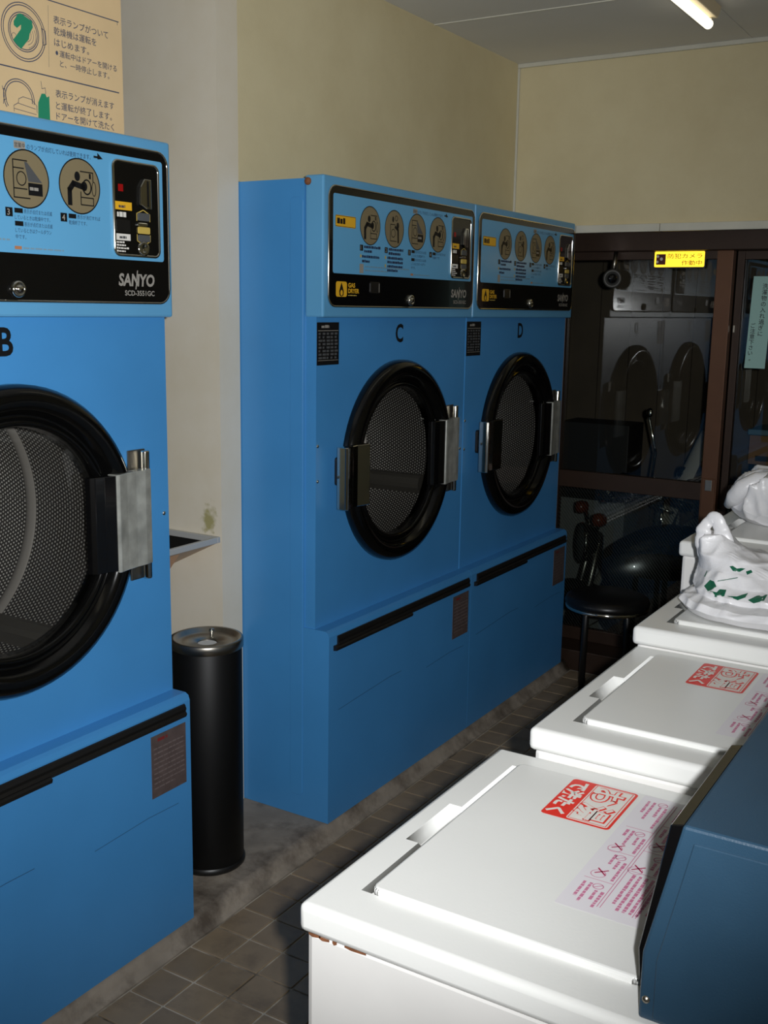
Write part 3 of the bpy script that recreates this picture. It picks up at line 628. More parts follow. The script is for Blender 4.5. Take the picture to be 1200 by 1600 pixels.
# ------------------------------------------------------------------ the top-loading washers
def make_washer(loc, L, H, label, stickers=True, lidx=0.058, near=0.060, far=0.052, lip=0.036):
    D = 0.62
    R = thing('coin_washer', label, 'washing machine', loc, 'white top loading washers in a row')
    MB().box(0.008, D-0.01, 0.006, L-0.006, 0.03, H-lip+0.004, 0.008, 2).build('body', WHITEB, R)
    for fx in (0.06, D-0.07):
        for fy in (0.06, L-0.06): MB().lathe([(0.022, 0), (0.022, 0.02), (0.014, 0.022), (0.014, 0.032)], (fx, fy, 0.0), (0, 0, 1), 14, cap0=True).build('foot', BLKPL, R)
    c = MB(); c.box(0, D, 0, L, H-lip, H, 0.009, 3)
    cov = c.build('top_cover', WHITE, R); 
    ym = L*0.5 - 0.010; lx = lidx
    # finger scoop and the channel along the lid's free edge, cut into the cover
    k = MB(); k.prism([(lx-0.030, H+0.02), (lx-0.030, H-0.001), (lx-0.020, H-0.014), (lx+0.03, H-0.018), (lx+0.03, H+0.02)], lambda u, v, t: (u, t, v), ym-0.058, ym+0.058)
    k.prism([(lx-0.012, H+0.02), (lx-0.012, H-0.0005), (lx-0.003, H-0.006), (lx+0.03, H-0.006), (lx+0.03, H+0.02)], lambda u, v, t: (u, t, v), near, L-far)
    cut = k.build('cutter', WHITE, R, recalc=True)
    # two cutters are merged first so the boolean sees separate islands
    md = cov.modifiers.new('cut', 'BOOLEAN'); md.object = cut; md.operation = 'DIFFERENCE'; md.solver = 'EXACT'; md.use_self = True
    evaluated(cov)
    for p in cov.data.polygons: p.use_smooth = p.area < 0.004
    me = cut.data; bpy.data.objects.remove(cut); bpy.data.meshes.remove(me)
    lid = MB(); lid.prism(rr(lx, near, 0.375, L-far, 0.012), lambda u, v, t: (u, v, t), H-0.005, H+0.008, 0.004, 3)
    lo = lid.build('lid', WHITE, R, recalc=True)
    for p in lo.data.polygons: p.use_smooth = p.area < 2e-4
    MB().lathe([(0.004, 0), (0.0001, 0.0008)], (0.006, 0.010, H-0.006), (-0.5, -0.6, 0.6), 10).build('screw', BLACKP, cov)
    # control box with a sloped black fascia
    cb_ = MB(); q = [(0.384, H), (0.384, H+0.067), (0.413, H+0.202), (D-0.01, H+0.202), (D-0.01, H)]
    cb_.prism(q, lambda u, v, t: (u, t, v), 0.014, L-0.014, 0.003, 2); cbo = cb_.build('control_box', NAVYE, R, recalc=True)
    e = MB(); e.prism([(0.398, H+0.004), (0.398, H+0.064), (0.424, H+0.188), (D-0.024, H+0.188), (D-0.024, H+0.004)], lambda u, v, t: (u, t, v), 0.0122, 0.015, 0.001, 1); e.build('end_plate', NAVYE, cbo, recalc=True)
    MB().lathe([(0.004, 0), (0.003, .002), (0.0001, .0025)], (0.391, 0.013, H+0.022), (0, -1, 0), 10).build('screw', STEEL, cbo)
    f = MB(); f.prism([(0.381, H+0.030), (0.378, H+0.066), (0.400, H+0.196), (0.4125, H+0.199), (0.384, H+0.064)], lambda u, v, t: (u, t, v), 0.022, L*0.46, 0.001, 1); f.build('fascia', BLACK, cbo, recalc=True)
    if stickers:
        S = Sheet((0, 0, H+0.0082), (0, -1, 0), (1, 0, 0))      # read from the aisle: right is -y, up is +x
        y1 = 0.445 - 0.506 + L; y0 = y1 - 0.121; x0 = lx + 0.087; x1 = x0 + 0.093
        def r(a, b): return (-y1 + a, x0 + b)
        st = Ink(S, 0.0003); st.rrect(-y1, x0, -y0, x1, 0.006); so = st.done('hot_water_sticker', REDP, lo)
        i = Ink(S, 0.0006); i.rrect(-y1+.0035, x0+.034, -y0-.0035, x1-.0035, .004); i.done('sticker_field', WHITEP, lo)
        i = Ink(S, 0.0009); i.stroke([(-y1+.006, x0+.0365), (-y0-.006, x0+.0365), (-y0-.006, x1-.006), (-y1+.006, x1-.006)], .0011, True); i.done('sticker_border', REDP, lo)
        text('で洗たく', S, -y1+.008, x0+.006, 0.027, WHITEP, lo, bold=0.045, width=.105, h=.0008)
        for ch, xo in (('お', .0085), ('湯', .0610)):
            text(ch, S, -y1+xo, x0+.0415, 0.048, REDP, lo, bold=0.055, width=.0515, h=.0010)
            text(ch, S, -y1+xo+.0018, x0+.0418, 0.047, WHITEP, lo, bold=0.012, width=.0478, h=.0013)
        # film label of warnings
        X0 = lx + 0.187; X1 = 0.372; Y1 = y1 + 0.004; Y0 = Y1 - 0.316
        i = Ink(S, 0.0002); i.rrect(-Y1, X0, -Y0, X1, .003); i.done('warning_film', FILM, lo)
        g = Ink(S, 0.0005); gp = Ink(S, 0.0005); gx = Ink(S, 0.0008)
        for b in (0.043, 0.0465, 0.083, 0.0865): g.rect(-Y1+.012, X0+b, -Y1+.300, X0+b+.0009)
        for a in (0.10, 0.17, 0.245): g.rect(-Y1+a, X0+.008, -Y1+a+.0009, X0+.043)
        for a in (0.075, 0.150, 0.205): g.rect(-Y1+a, X0+.047, -Y1+a+.0009, X0+.083)
        for a in (0.06, 0.13, 0.215): g.rect(-Y1+a, X0+.087, -Y1+a+.0009, X1-.002)
        for n_, (a, b) in enumerate(((0.012, .030), (0.106, .030), (0.176, .030), (0.252, .030), (0.020, .068), (0.156, .070), (0.08, .070))): g.ring(-Y1+a+.007, X0+b, .0065, .0012); g.stroke([(-Y1+a+.003, X0+b+.004), (-Y1+a+.011, X0+b-.004)], .0012)
        for n_, (a, b, c_, k_) in enumerate(((.026, .026, .090, 2), (.016, .008, .070, 2), (.122, .028, .166, 2), (.108, .010, .150, 2), (.192, .028, .240, 2), (.178, .012, .215, 1), (.268, .028, .304, 2), (.255, .010, .300, 2),
                                             (.016, .052, .070, 2), (.096, .064, .146, 2), (.082, .050, .120, 2), (.172, .066, .202, 2), (.212, .076, .296, 5), (.012, .092, .055, 2), (.07, .100, .125, 2), (.225, .100, .300, 3))):
            gp.lines(-Y1+a, X0+b+.009, -Y1+c_, k_, .0075, .0042, n_+100*int(L*1000), .006)
        for a, b in ((.158, .018), (.130, .060), (.226, .022), (.196, .056), (.120, .098), (.205, .098)):
            gx.stroke([(-Y1+a-.006, X0+b-.006), (-Y1+a+.006, X0+b+.006)], .002); gx.stroke([(-Y1+a-.006, X0+b+.006), (-Y1+a+.006, X0+b-.006)], .002)
            g.ring(-Y1+a+.006, X0+b-.002, .009, .0009); 
        g.done('label_rules', MAGL, lo); gp.done('label_print', MAGL, lo); gx.done('cross_marks', MAGP, lo)
    return R
w1 = make_washer((1.020, -1.476, 0), 0.517, 0.850, 'nearest white top-loading washer, at the bottom of the picture')
ch = Ink(Sheet((0, 0.0057, 0), (1, 0, 0), (0, 0, 1)), .0004)
for x_, z_, l_, t_ in ((.012, .8125, .016, .0022), (.026, .8115, .014, .0016), (.044, .8120, .006, .0022), (.060, .8125, .028, .0012)): ch.poly([(x_, z_), (x_+l_*.3, z_-t_), (x_+l_*.7, z_-t_*.5), (x_+l_, z_), (x_+l_, z_+.003), (x_, z_+.003)])
tag(ch.done('rust_chips', RUST, w1), kind='stuff')
w2 = make_washer((1.066, -0.9585, 0), 0.484, 0.891, 'second white top-loading washer from the front, red sticker on its lid')
w3 = make_washer((1.058, -0.474, 0), 0.476, 0.925, 'white washer carrying the plastic bag with green print', False)
w4 = make_washer((1.000, 0.000, 0), 0.600, 0.996, 'farthest and tallest white washer, under the crumpled white bag', False, 0.078, 0.075)

# ------------------------------------------------------------------ slim bin with ash-tray top
bn = thing('ashtray_bin', 'slim black cylindrical bin with steel ashtray top between dryers B and C', 'trash can', (-0.10, -0.335, 0.0405))
MB().lathe([(0.0001, 0.004), (0.086, 0.004), (0.0885, 0.010), (0.0885, 0.598), (0.086, 0.602)], (0, 0, 0), (0, 0, 1), 56).build('can_body', mat('bin_black', (9, 9, 9), 0.5, spec=0.3), bn)
MB().lathe([(0.0001, 0.0), (0.089, 0.0), (0.0925, 0.004), (0.0925, 0.012), (0.089, 0.017)], (0, 0, 0), (0, 0, 1), 56).build('base_ring', BLKPL, bn)
tp = MB().lathe([(0.089, 0.596), (0.0925, 0.598), (0.0925, 0.618), (0.090, 0.622), (0.084, 0.621), (0.076, 0.612), (0.062, 0.609), (0.026, 0.607), (0.024, 0.603), (0.024, 0.570)], (0, 0, 0), (0, 0, 1), 56).build('ashtray_lid', STEEL, bn)
MB().lathe([(0.0001, 0.604), (0.0245, 0.604)], (0, 0, 0), (0, 0, 1), 24).build('ash_hole', mat('ash', (214, 212, 206), 0.8), tp)
MB().lathe([(0.004, 0.608), (0.004, 0.620), (0.0065, 0.622), (0.0065, 0.628), (0.0001, 0.631)], (-0.020, 0.040, 0), (0, 0, 1), 14).build('lid_knob', CHROME, tp)

# ------------------------------------------------------------------ alcove sink
sk = thing('utility_sink', 'small steel-rimmed sink in the alcove behind the bin', 'sink', (-0.45, -0.258, 0.0))
sb = MB()
for x0, x1, y0, y1 in ((-.195, .195, -.163, -.151), (-.195, .195, .151, .163), (-.195, -.183, -.151, .151), (.183, .195, -.151, .151)): sb.box(x0, x1, y0, y1, 0.846, 0.863, .002)
sb.build('rim', mat('pale_steel', (196, 196, 192), 0.5, 0.35), sk)
bs = MB()
for x0, x1, y0, y1 in ((-.19, .19, -.158, -.152), (-.19, .19, .152, .158), (-.19, -.184, -.152, .152), (.184, .19, -.152, .152)): bs.box(x0, x1, y0, y1, 0.72, 0.846)
bs.box(-.184, .184, -.152, .152, 0.72, 0.726); bs.bm.free()
bs = MB(); R0 = [(-.19, -.158), (.19, -.158), (.19, .158), (-.19, .158)]; R1 = [(-.15, -.10), (-.02, -.10), (-.02, .10), (-.15, .10)]
for k in range(4): bs.face([(*R0[k], .848), (*R0[(k+1) % 4], .848), (*R1[(k+1) % 4], .74), (*R1[k], .74)])
bs.face([(*p, .74) for p in R1]); bs.build('basin', DARKST, sk)
us = MB()
for k in range(4): us.face([(R0[k][0]*.99, R0[k][1]*.99, .845), (R0[(k+1) % 4][0]*.99, R0[(k+1) % 4][1]*.99, .845), (*R1[(k+1) % 4], .735), (*R1[k], .735)])
us.face([(*p, .735) for p in R1]); us.build('basin_underside', mat('tan_enamel', (206, 170, 136), 0.5), sk)
MB().prism([(.165, .846), (.180, .846), (.05, .68), (-.18, .60), (-.18, .585), (.06, .655)], lambda u, v, t: (u, t, v), -.02, .02).build('bracket', mat('tan_timber', (196, 150, 112), 0.6), sk, recalc=True)

# ------------------------------------------------------------------ instruction poster
po = thing('instruction_poster', 'tan printed instruction poster above dryer B', 'poster', (-0.2535, -0.70, 1.845))
PL = Vector((-0.2535, -0.70, 1.845))
PAPER = mat('tan_paper', (236, 206, 158), 0.5, var=0.04, vscale=8)
MB().box(0.0, 0.003, -0.33, 0.272, 0.0, 0.53).build('sheet', PAPER, po)
S = Sheet(Vector((0.003, 0, 0)) - Vector((0, PL.y, PL.z)), (0, 1, 0), (0, 0, 1))
INKB = mat('slate_ink', (70, 80, 104), 0.6); TEAL = mat('green_ink', (40, 146, 108), 0.6)
for s_, y_, z_, wd, sz in (('表示ランプがついて', -.631, 2.0945, .160, .0178), ('乾燥機は運転を', -.631, 2.0715, .123, .0178), ('はじめます。', -.631, 2.0485, .100, .0178), ('運転中はドアーを開ける', -.617, 2.0275, .170, .0155), ('と、一時停止します。', -.617, 2.0075, .146, .0155),
                           ('表示ランプが消えます', -.633, 1.9425, .174, .0178), ('と運転が終了します。', -.633, 1.9175, .166, .0178), ('ドアーを開けて洗たく', -.633, 1.8955, .172, .0178)):
    text(s_, S, y_, z_, sz, INKB, po, bold=0.004, width=wd)
i = Ink(S); i.disc(-.6245, 2.0335, .0035, .0045)
i.stroke([(-.95, 2.137), (-.437, 2.137)], .0022); i.stroke([(-.95, 1.9815), (-.442, 1.9815)], .0026); i.stroke([(-.441, 2.137), (-.441, 2.130)], .0012)
i.done('rules', INKB, po)
# upper drawing: porthole with turning laundry
i = Ink(S); cy_, cz_ = -.7125, 2.0575
for r_, ry_ in ((.0585, .0585), (.0535, .0535), (.0405, .0395), (.0365, .0355)): i.ring(cy_, cz_, r_, .0019, ry_)
for k in range(3): i.ring(cy_+.002, cz_-.004, .030-.006*k, .0009, .027-.006*k, -70, 30, 12)
i.ring(cy_-.026, cz_-.012, .006, .0009, a0=20, a1=200, n=10)
i.stroke([(cy_+.048, cz_+.018), (cy_+.058, cz_+.014), (cy_+.060, cz_-.012), (cy_+.050, cz_-.016)], .0013, True)
i.stroke([(-.644, 2.126), (-.648, 2.0)], .0006); i.done('porthole_drawing', INKB, po)
Ink(S, .0007).poly([(-.726, 2.091), (-.719, 2.093), (-.690, 2.084), (-.688, 2.072), (-.697, 2.058), (-.700, 2.046), (-.722, 2.022), (-.742, 2.036), (-.720, 2.062), (-.719, 2.071), (-.730, 2.062), (-.738, 2.066), (-.738, 2.074)]).done('laundry_shape', TEAL, po)
# lower drawing: open door, folded laundry, sleeve
i = Ink(S); cy_, cz_ = -.7325, 1.922
for r_ in (.041, .036): i.ring(cy_, cz_, r_, .0019, r_*.96, -10, 215)
i.stroke([(-.775, 1.94), (-.770, 1.925), (-.774, 1.905)], .0013); i.stroke([(-.7745, 1.935), (-.768, 1.935), (-.766, 1.915), (-.773, 1.913)], .0011)
i.stroke([(-.734, 1.921), (-.722, 1.927), (-.700, 1.925), (-.686, 1.914), (-.686, 1.900)], .0012); i.stroke([(-.734, 1.921), (-.735, 1.912), (-.690, 1.907)], .0012)
i.stroke([(-.735, 1.913), (-.747, 1.906), (-.747, 1.894)], .0012); i.stroke([(-.747, 1.900), (-.688, 1.896)], .0011)
i.stroke([(-.672, 1.967), (-.670, 1.952), (-.661, 1.955), (-.660, 1.943)], .0011); i.done('laundry_drawing', INKB, po)
Ink(S, .0007).poly([(-.672, 1.9415), (-.662, 1.943), (-.6575, 1.936), (-.651, 1.940), (-.651, 1.880), (-.684, 1.880), (-.682, 1.922)]).done('sleeve_shape', TEAL, po)

# ------------------------------------------------------------------ window stickers and camera
sg = thing('camera_notice_sign', 'bright yellow sign about the security camera, high on the window', 'sign', (0.382, 1.947, 1.672))
MB().prism(rr(-.105, -.002, .105, .070, .006), lambda u, v, t: (u, -t, v), 0.0, 0.012, .001, 1).build('housing', BLACK, sg, recalc=True)
MB().prism(rr(-.099, .004, .099, .064, .005), lambda u, v, t: (u, -t, v), 0.011, 0.0135).build('sign_face', mat('emissive_yellow', (250, 205, 40), 0.4, emis=(255, 205, 50), estr=1.5), sg, recalc=True)  # emission added so the yellow face reads brighter than its surroundings
S = Sheet((0, -.0138, 0), (1, 0, 0), (0, 0, 1)); DRED = mat('dark_red_print', (88, 20, 12), 0.5)
Ink(S, .0002).rect(-.092, .013, -.054, .054).done('camera_icon', DRED, sg)
Ink(S, .0005).disc(-.071, .035, .006).disc(-.086, .045, .005).disc(-.087, .024, .005).done('icon_dots', WHITEP, sg)
text('防犯カメラ', S, -.046, .0385, .0205, DRED, sg, bold=.004, width=.136, h=.0003)
text('作動中', S, .010, .0125, .0205, DRED, sg, bold=.004, width=.080, h=.0003)
nt_ = thing('paper_notice', 'pale green vertical paper notice on the window behind the post', 'notice', (0.692, 1.999, 1.29))
MB().prism([(-.044, .0), (.034, .0), (.044, .352), (-.034, .352)], lambda u, v, t: (u+.0, -t, v), 0.0, 0.001).build('paper', mat('pale_green_paper', (164, 206, 198), 0.55), nt_, recalc=True)
S = Sheet((0, -.0011, 0), (1, 0, 0), (0, 0, 1)); z_ = .307
for k, ch in enumerate('洗濯物の入れ過ぎに'): text(ch, S, .012-.0007*k, z_-.0226*k, .0212, BLACKP, nt_, h=.0003, bold=.01, align='C')
for k, ch in enumerate('ご注意下さい。'): text(ch, S, -.022-.0007*k, .157-.0212*k, .0205, BLACKP, nt_, h=.0003, bold=.01, align='C')
sc_ = thing('security_camera', 'small grey security camera hanging in the window top corner', 'camera', (0.128, 1.89, 1.59))
MB().tube([(0, 0.03, .148), (0, 0.02, .11), (0, .01, .075)], .009, 10).build('bracket', STEEL, sc_)
ax = (CAM - Vector((0.128, 1.89, 1.63))).normalized()
MB().lathe([(0.0001, -.05), (.030, -.05), (.036, -.04), (.038, .0), (.036, .012), (.028, .016), (.026, .006), (.0001, .004)], (0, 0, .04), ax, 28).build('camera_body', mat('grey_plastic', (70, 69, 66), .45), sc_)
MB().lathe([(.022, .004), (.021, .014), (.012, .020), (.0001, .022)], (0, 0, .04), ax, 24).build('lens', BLACK, sc_)

# ------------------------------------------------------------------ ceiling lamps
def lamp(x, y0, y1, label):
    R = thing('fluorescent_lamp', label, 'lamp', (x, (y0+y1)/2, HC)); h = (y1-y0)/2
    MB().prism([(-.035, 0), (-.026, -.034), (.026, -.034), (.035, 0)], lambda u, v, t: (u, t, v), -h, h, .002, 1).build('batten', mat('lamp_enamel', (224, 208, 176), .5), R, recalc=True)
    for s in (-1, 1): MB().box(-.012, .012, s*(h-.014)-.008, s*(h-.014)+.008, -.062, -.034, .003).build('lamp_holder', TRIMM, R)
    t = MB(); t.tube([(0, -h+.006, -.052), (0, -h+.012, -.052), (0, h-.012, -.052), (0, h-.006, -.052)], [.010, .0155, .0155, .010], 14)
    t.build('tube', mat('tube_glow', (255, 255, 245), .4, emis=(255, 248, 224), estr=1.35), R)
    return R
lamp(0.622, 0.07, 1.29, 'bare fluorescent tube lamp on the ceiling at the upper right')
lamp(0.622, -2.9, -1.68, 'unseen added fluorescent tube lamp on the ceiling behind the photographer')  # second lamp added out of view, kept for its light

# ------------------------------------------------------------------ carrier bags on the washers
def n3(p, s, o=0): return noise.noise(Vector(p)*s + Vector((o, o*1.7, o*0.3)))
def ridged(p, sc_, o): return 1 - 2*abs(n3(p, sc_, o))
def blob(levels, nu=72, seed=0, amp=0.006, fsc=14, pw=2.6, per=7):
    """stack of rounded sections (z, x0, x1, y0, y1); the film is creased by ridged noise"""
    m = MB(); nl = len(levels)-1; nv = nl*per
    def fn(u, v):
        t = v*nl; k = min(int(t), nl-1); f = t-k; f = f*f*(3-2*f)
        a, b = levels[k], levels[k+1]; z, x0, x1, y0, y1 = [a[j]+(b[j]-a[j])*f for j in range(5)]
        th = 2*PI*u; c, s = math.cos(th), math.sin(th)
        px = (x0+x1)/2 + (x1-x0)/2*math.copysign(abs(c)**(2/pw), c); py = (y0+y1)/2 + (y1-y0)/2*math.copysign(abs(s)**(2/pw), s)
        p = Vector((px, py, z)); w_ = min(1, v*6)
        wp = p + Vector((n3(p, fsc*.8, seed+20), n3(p, fsc*.8, seed+30), n3(p, fsc*.8, seed+40)))*0.03
        d = amp*0.7*n3(p, fsc*.7, seed) + amp*0.75*max(0, ridged(wp, fsc, seed+3))**2.2 + amp*0.45*max(0, ridged((wp.x, wp.y, wp.z*0.45), fsc*2.2, seed+9))**2 - amp*.5
        q = p + Vector((c, s, 0.8))*d*w_; q.z = max(q.z, levels[0][0]); return q
    g = m.surf(fn, nu, nv, True)
    m.bm.faces.new(g[0][::-1]); m.bm.faces.new(g[-1])
    return m
Z3 = 0.9335
lv = [(Z3, 1.128, 1.40, -.385, -.13), (Z3+.004, 1.110, 1.41, -.405, -.115), (Z3+.018, 1.100, 1.42, -.418, -.11), (Z3+.030, 1.104, 1.42, -.410, -.115), (Z3+.036, 1.118, 1.41, -.378, -.13), (Z3+.046, 1.113, 1.40, -.378, -.13), (Z3+.060, 1.112, 1.39, -.352, -.15),
      (Z3+.080, 1.116, 1.36, -.330, -.17), (Z3+.098, 1.118, 1.26, -.316, -.19), (Z3+.115, 1.117, 1.195, -.306, -.205), (Z3+.132, 1.117, 1.172, -.296, -.22), (Z3+.140, 1.124, 1.158, -.285, -.24)]
b3 = thing('carrier_bag', 'flat white carrier bag with dark green print and upright handle', 'plastic bag', (1.30, -0.26, Z3))
o3 = Vector((1.30, -0.26, Z3))
bm_ = blob(lv, 180, 3, 0.0085, 13); bmesh.ops.translate(bm_.bm, verts=bm_.bm.verts[:], vec=-o3)
bo = bm_.build('bag_body', BAG, b3, recalc=True)
hl = MB()
hp_ = [(1.150, -.262, 1.000), (1.134, -.264, 1.032), (1.124, -.266, 1.055), (1.122, -.265, 1.078), (1.127, -.263, 1.094), (1.139, -.262, 1.104), (1.150, -.262, 1.101), (1.157, -.263, 1.082), (1.168, -.266, 1.056), (1.184, -.272, 1.030)]
def smooth_path(pts, k=5):
    pts = [Vector(p) for p in pts]; out = []
    for i in range(len(pts)-1):
        p0, p1, p2, p3 = pts[max(i-1, 0)], pts[i], pts[i+1], pts[min(i+2, len(pts)-1)]
        for j in range(k):
            t = j/k; out.append(0.5*((2*p1) + (p2-p0)*t + (2*p0-5*p1+4*p2-p3)*t*t + (3*p1-p0-3*p2+p3)*t**3))
    return out + [pts[-1]]
hs_ = smooth_path(hp_)
hl.tube([p - o3 + Vector((n3(p, 60), n3(p, 50, 3)*1.5, n3(p, 55, 7)))*.0035 for p in hs_], [.0068 + .007*abs(i/(len(hs_)-1)-.5) + .0022*n3(p, 90, 2) for i, p in enumerate(hs_)], 14, True, 1.9)
hl.build('bag_handle', BAG, b3)
# green print wrapped on the film: shapes cast onto the bag's front
from mathutils.bvhtree import BVHTree
tree = BVHTree.FromPolygons([v.co.copy() for v in bo.data.vertices], [tuple(p.vertices) for p in bo.data.polygons])
def wrap(pts, name):
    """pts in (x, z) on the bag's near side"""
    m = MB(); n = 5
    # fan triangulated strip, subdivided so it follows the film
    cx = sum(p[0] for p in pts)/len(pts); cz = sum(p[1] for p in pts)/len(pts)
    def hit(x, z):
        h = tree.ray_cast(Vector((x, -0.6, z+0.06))-o3, Vector((0, 1, -0.16)))
        return None if h[0] is None else h[0] + (h[1] if h[1].y < 0 else -h[1])*0.0012
    for a, b in zip(pts, pts[1:]+pts[:1]):
        for i in range(n):
            for s0, s1 in ((i/n, (i+1)/n),):
                q = [(cx+(a[0]-cx)*s1, cz+(a[1]-cz)*s1), (cx+(b[0]-cx)*s1, cz+(b[1]-cz)*s1), (cx+(b[0]-cx)*s0, cz+(b[1]-cz)*s0), (cx+(a[0]-cx)*s0, cz+(a[1]-cz)*s0)]
                hs = [hit(*p) for p in q]
                if all(h is not None for h in hs):
                    if i == 0: m.face([hs[0], hs[1], hs[2]])
                    else: m.face(hs)
    return m.build(name, GREEN, b3)
for pts in ([(1.152, .968), (1.160, .981), (1.170, .980), (1.176, .971), (1.170, .964), (1.163, .960)], [(1.166, .962), (1.178, .958), (1.183, .967), (1.196, .968), (1.196, .956), (1.180, .953)],
            [(1.200, .957), (1.212, .956), (1.226, .963), (1.236, .968), (1.234, .960), (1.222, .953)], [(1.240, .956), (1.254, .966), (1.27, .970), (1.27, .960), (1.252, .953)],
            [(1.192, 1.012), (1.200, 1.004), (1.212, 1.004), (1.220, 1.011), (1.214, 1.012), (1.204, 1.009), (1.198, 1.014)], [(1.222, 1.006), (1.226, 1.000), (1.234, 1.006), (1.230, 1.010)],
            [(1.146, .985), (1.1475, .985), (1.1475, .996), (1.146, .996)], [(1.176, .981), (1.192, .986), (1.212, .993), (1.212, .9945), (1.192, .9875), (1.176, .9825)]):
    wrap(pts, 'green_lettering')
Z4 = 1.0045
b4 = thing('crumpled_bag', 'crumpled full white plastic bag on the farthest washer', 'plastic bag', (1.22, 0.40, Z4)); o4 = Vector((1.22, 0.40, Z4))
lv = [(Z4, 1.055, 1.33, .235, .52), (Z4+.010, 1.040, 1.33, .222, .54), (Z4+.030, 1.028, 1.33, .215, .55), (Z4+.050, 1.040, 1.33, .225, .55), (Z4+.075, 1.046, 1.33, .240, .54), (Z4+.100, 1.060, 1.33, .260, .52), (Z4+.120, 1.10, 1.32, .285, .49), (Z4+.135, 1.14, 1.30, .32, .44), (Z4+.140, 1.19, 1.25, .36, .40)]
bm_ = blob(lv, 180, 11, 0.026, 8, 2.3); bmesh.ops.translate(bm_.bm, verts=bm_.bm.verts[:], vec=-o4); bm_.build('bag_body', BAG, b4, recalc=True)
kn = MB(); kn.tube([Vector((1.03, .30, 1.035))-o4, Vector((1.05, .285, 1.06))-o4, Vector((1.07, .28, 1.085))-o4, Vector((1.10, .29, 1.105))-o4, Vector((1.14, .31, 1.118))-o4], [.010, .022, .024, .022, .012], 12); kn.build('bag_fold', BAG, b4)

# ------------------------------------------------------------------ stool by the window
BVIN = mat('black_vinyl', (16, 16, 17), 0.35)
st = thing('round_stool', 'black round stool with metal legs standing by the window', 'stool', (0.285, 1.60, 0.0)); so = Vector((0.285, 1.60, 0))
MB().lathe([(0.0001, .358), (.150, .358), (.162, .364), (.166, .376), (.160, .392), (.140, .402), (.0001, .406)], (0, 0, 0), (0, 0, 1), 40).build('seat', BVIN, st)
MB().lathe([(.150, .350), (.161, .350), (.163, .356), (.161, .362), (.150, .362)], (0, 0, 0), (0, 0, 1), 40).build('seat_ring', CHROME, st)
for k in range(4):
    a = math.radians(155 + 90*k); r0, r1 = .105, .112
    q = [(r0*math.cos(a)*.6, r0*math.sin(a)*.6, .352), (r0*math.cos(a), r0*math.sin(a), .345), (r1*math.cos(a), r1*math.sin(a), .33), (r1*math.cos(a)*1.06, r1*math.sin(a)*1.06, .006)]
    lg = MB().tube(q, .0125, 10).build('leg', BLKPL, st)
    MB().lathe([(.015, 0), (.015, .02)], q[-1][:2] + (0,), (0, 0, 1), 10, cap0=True, cap1=True).build('foot', RUBBER, lg)

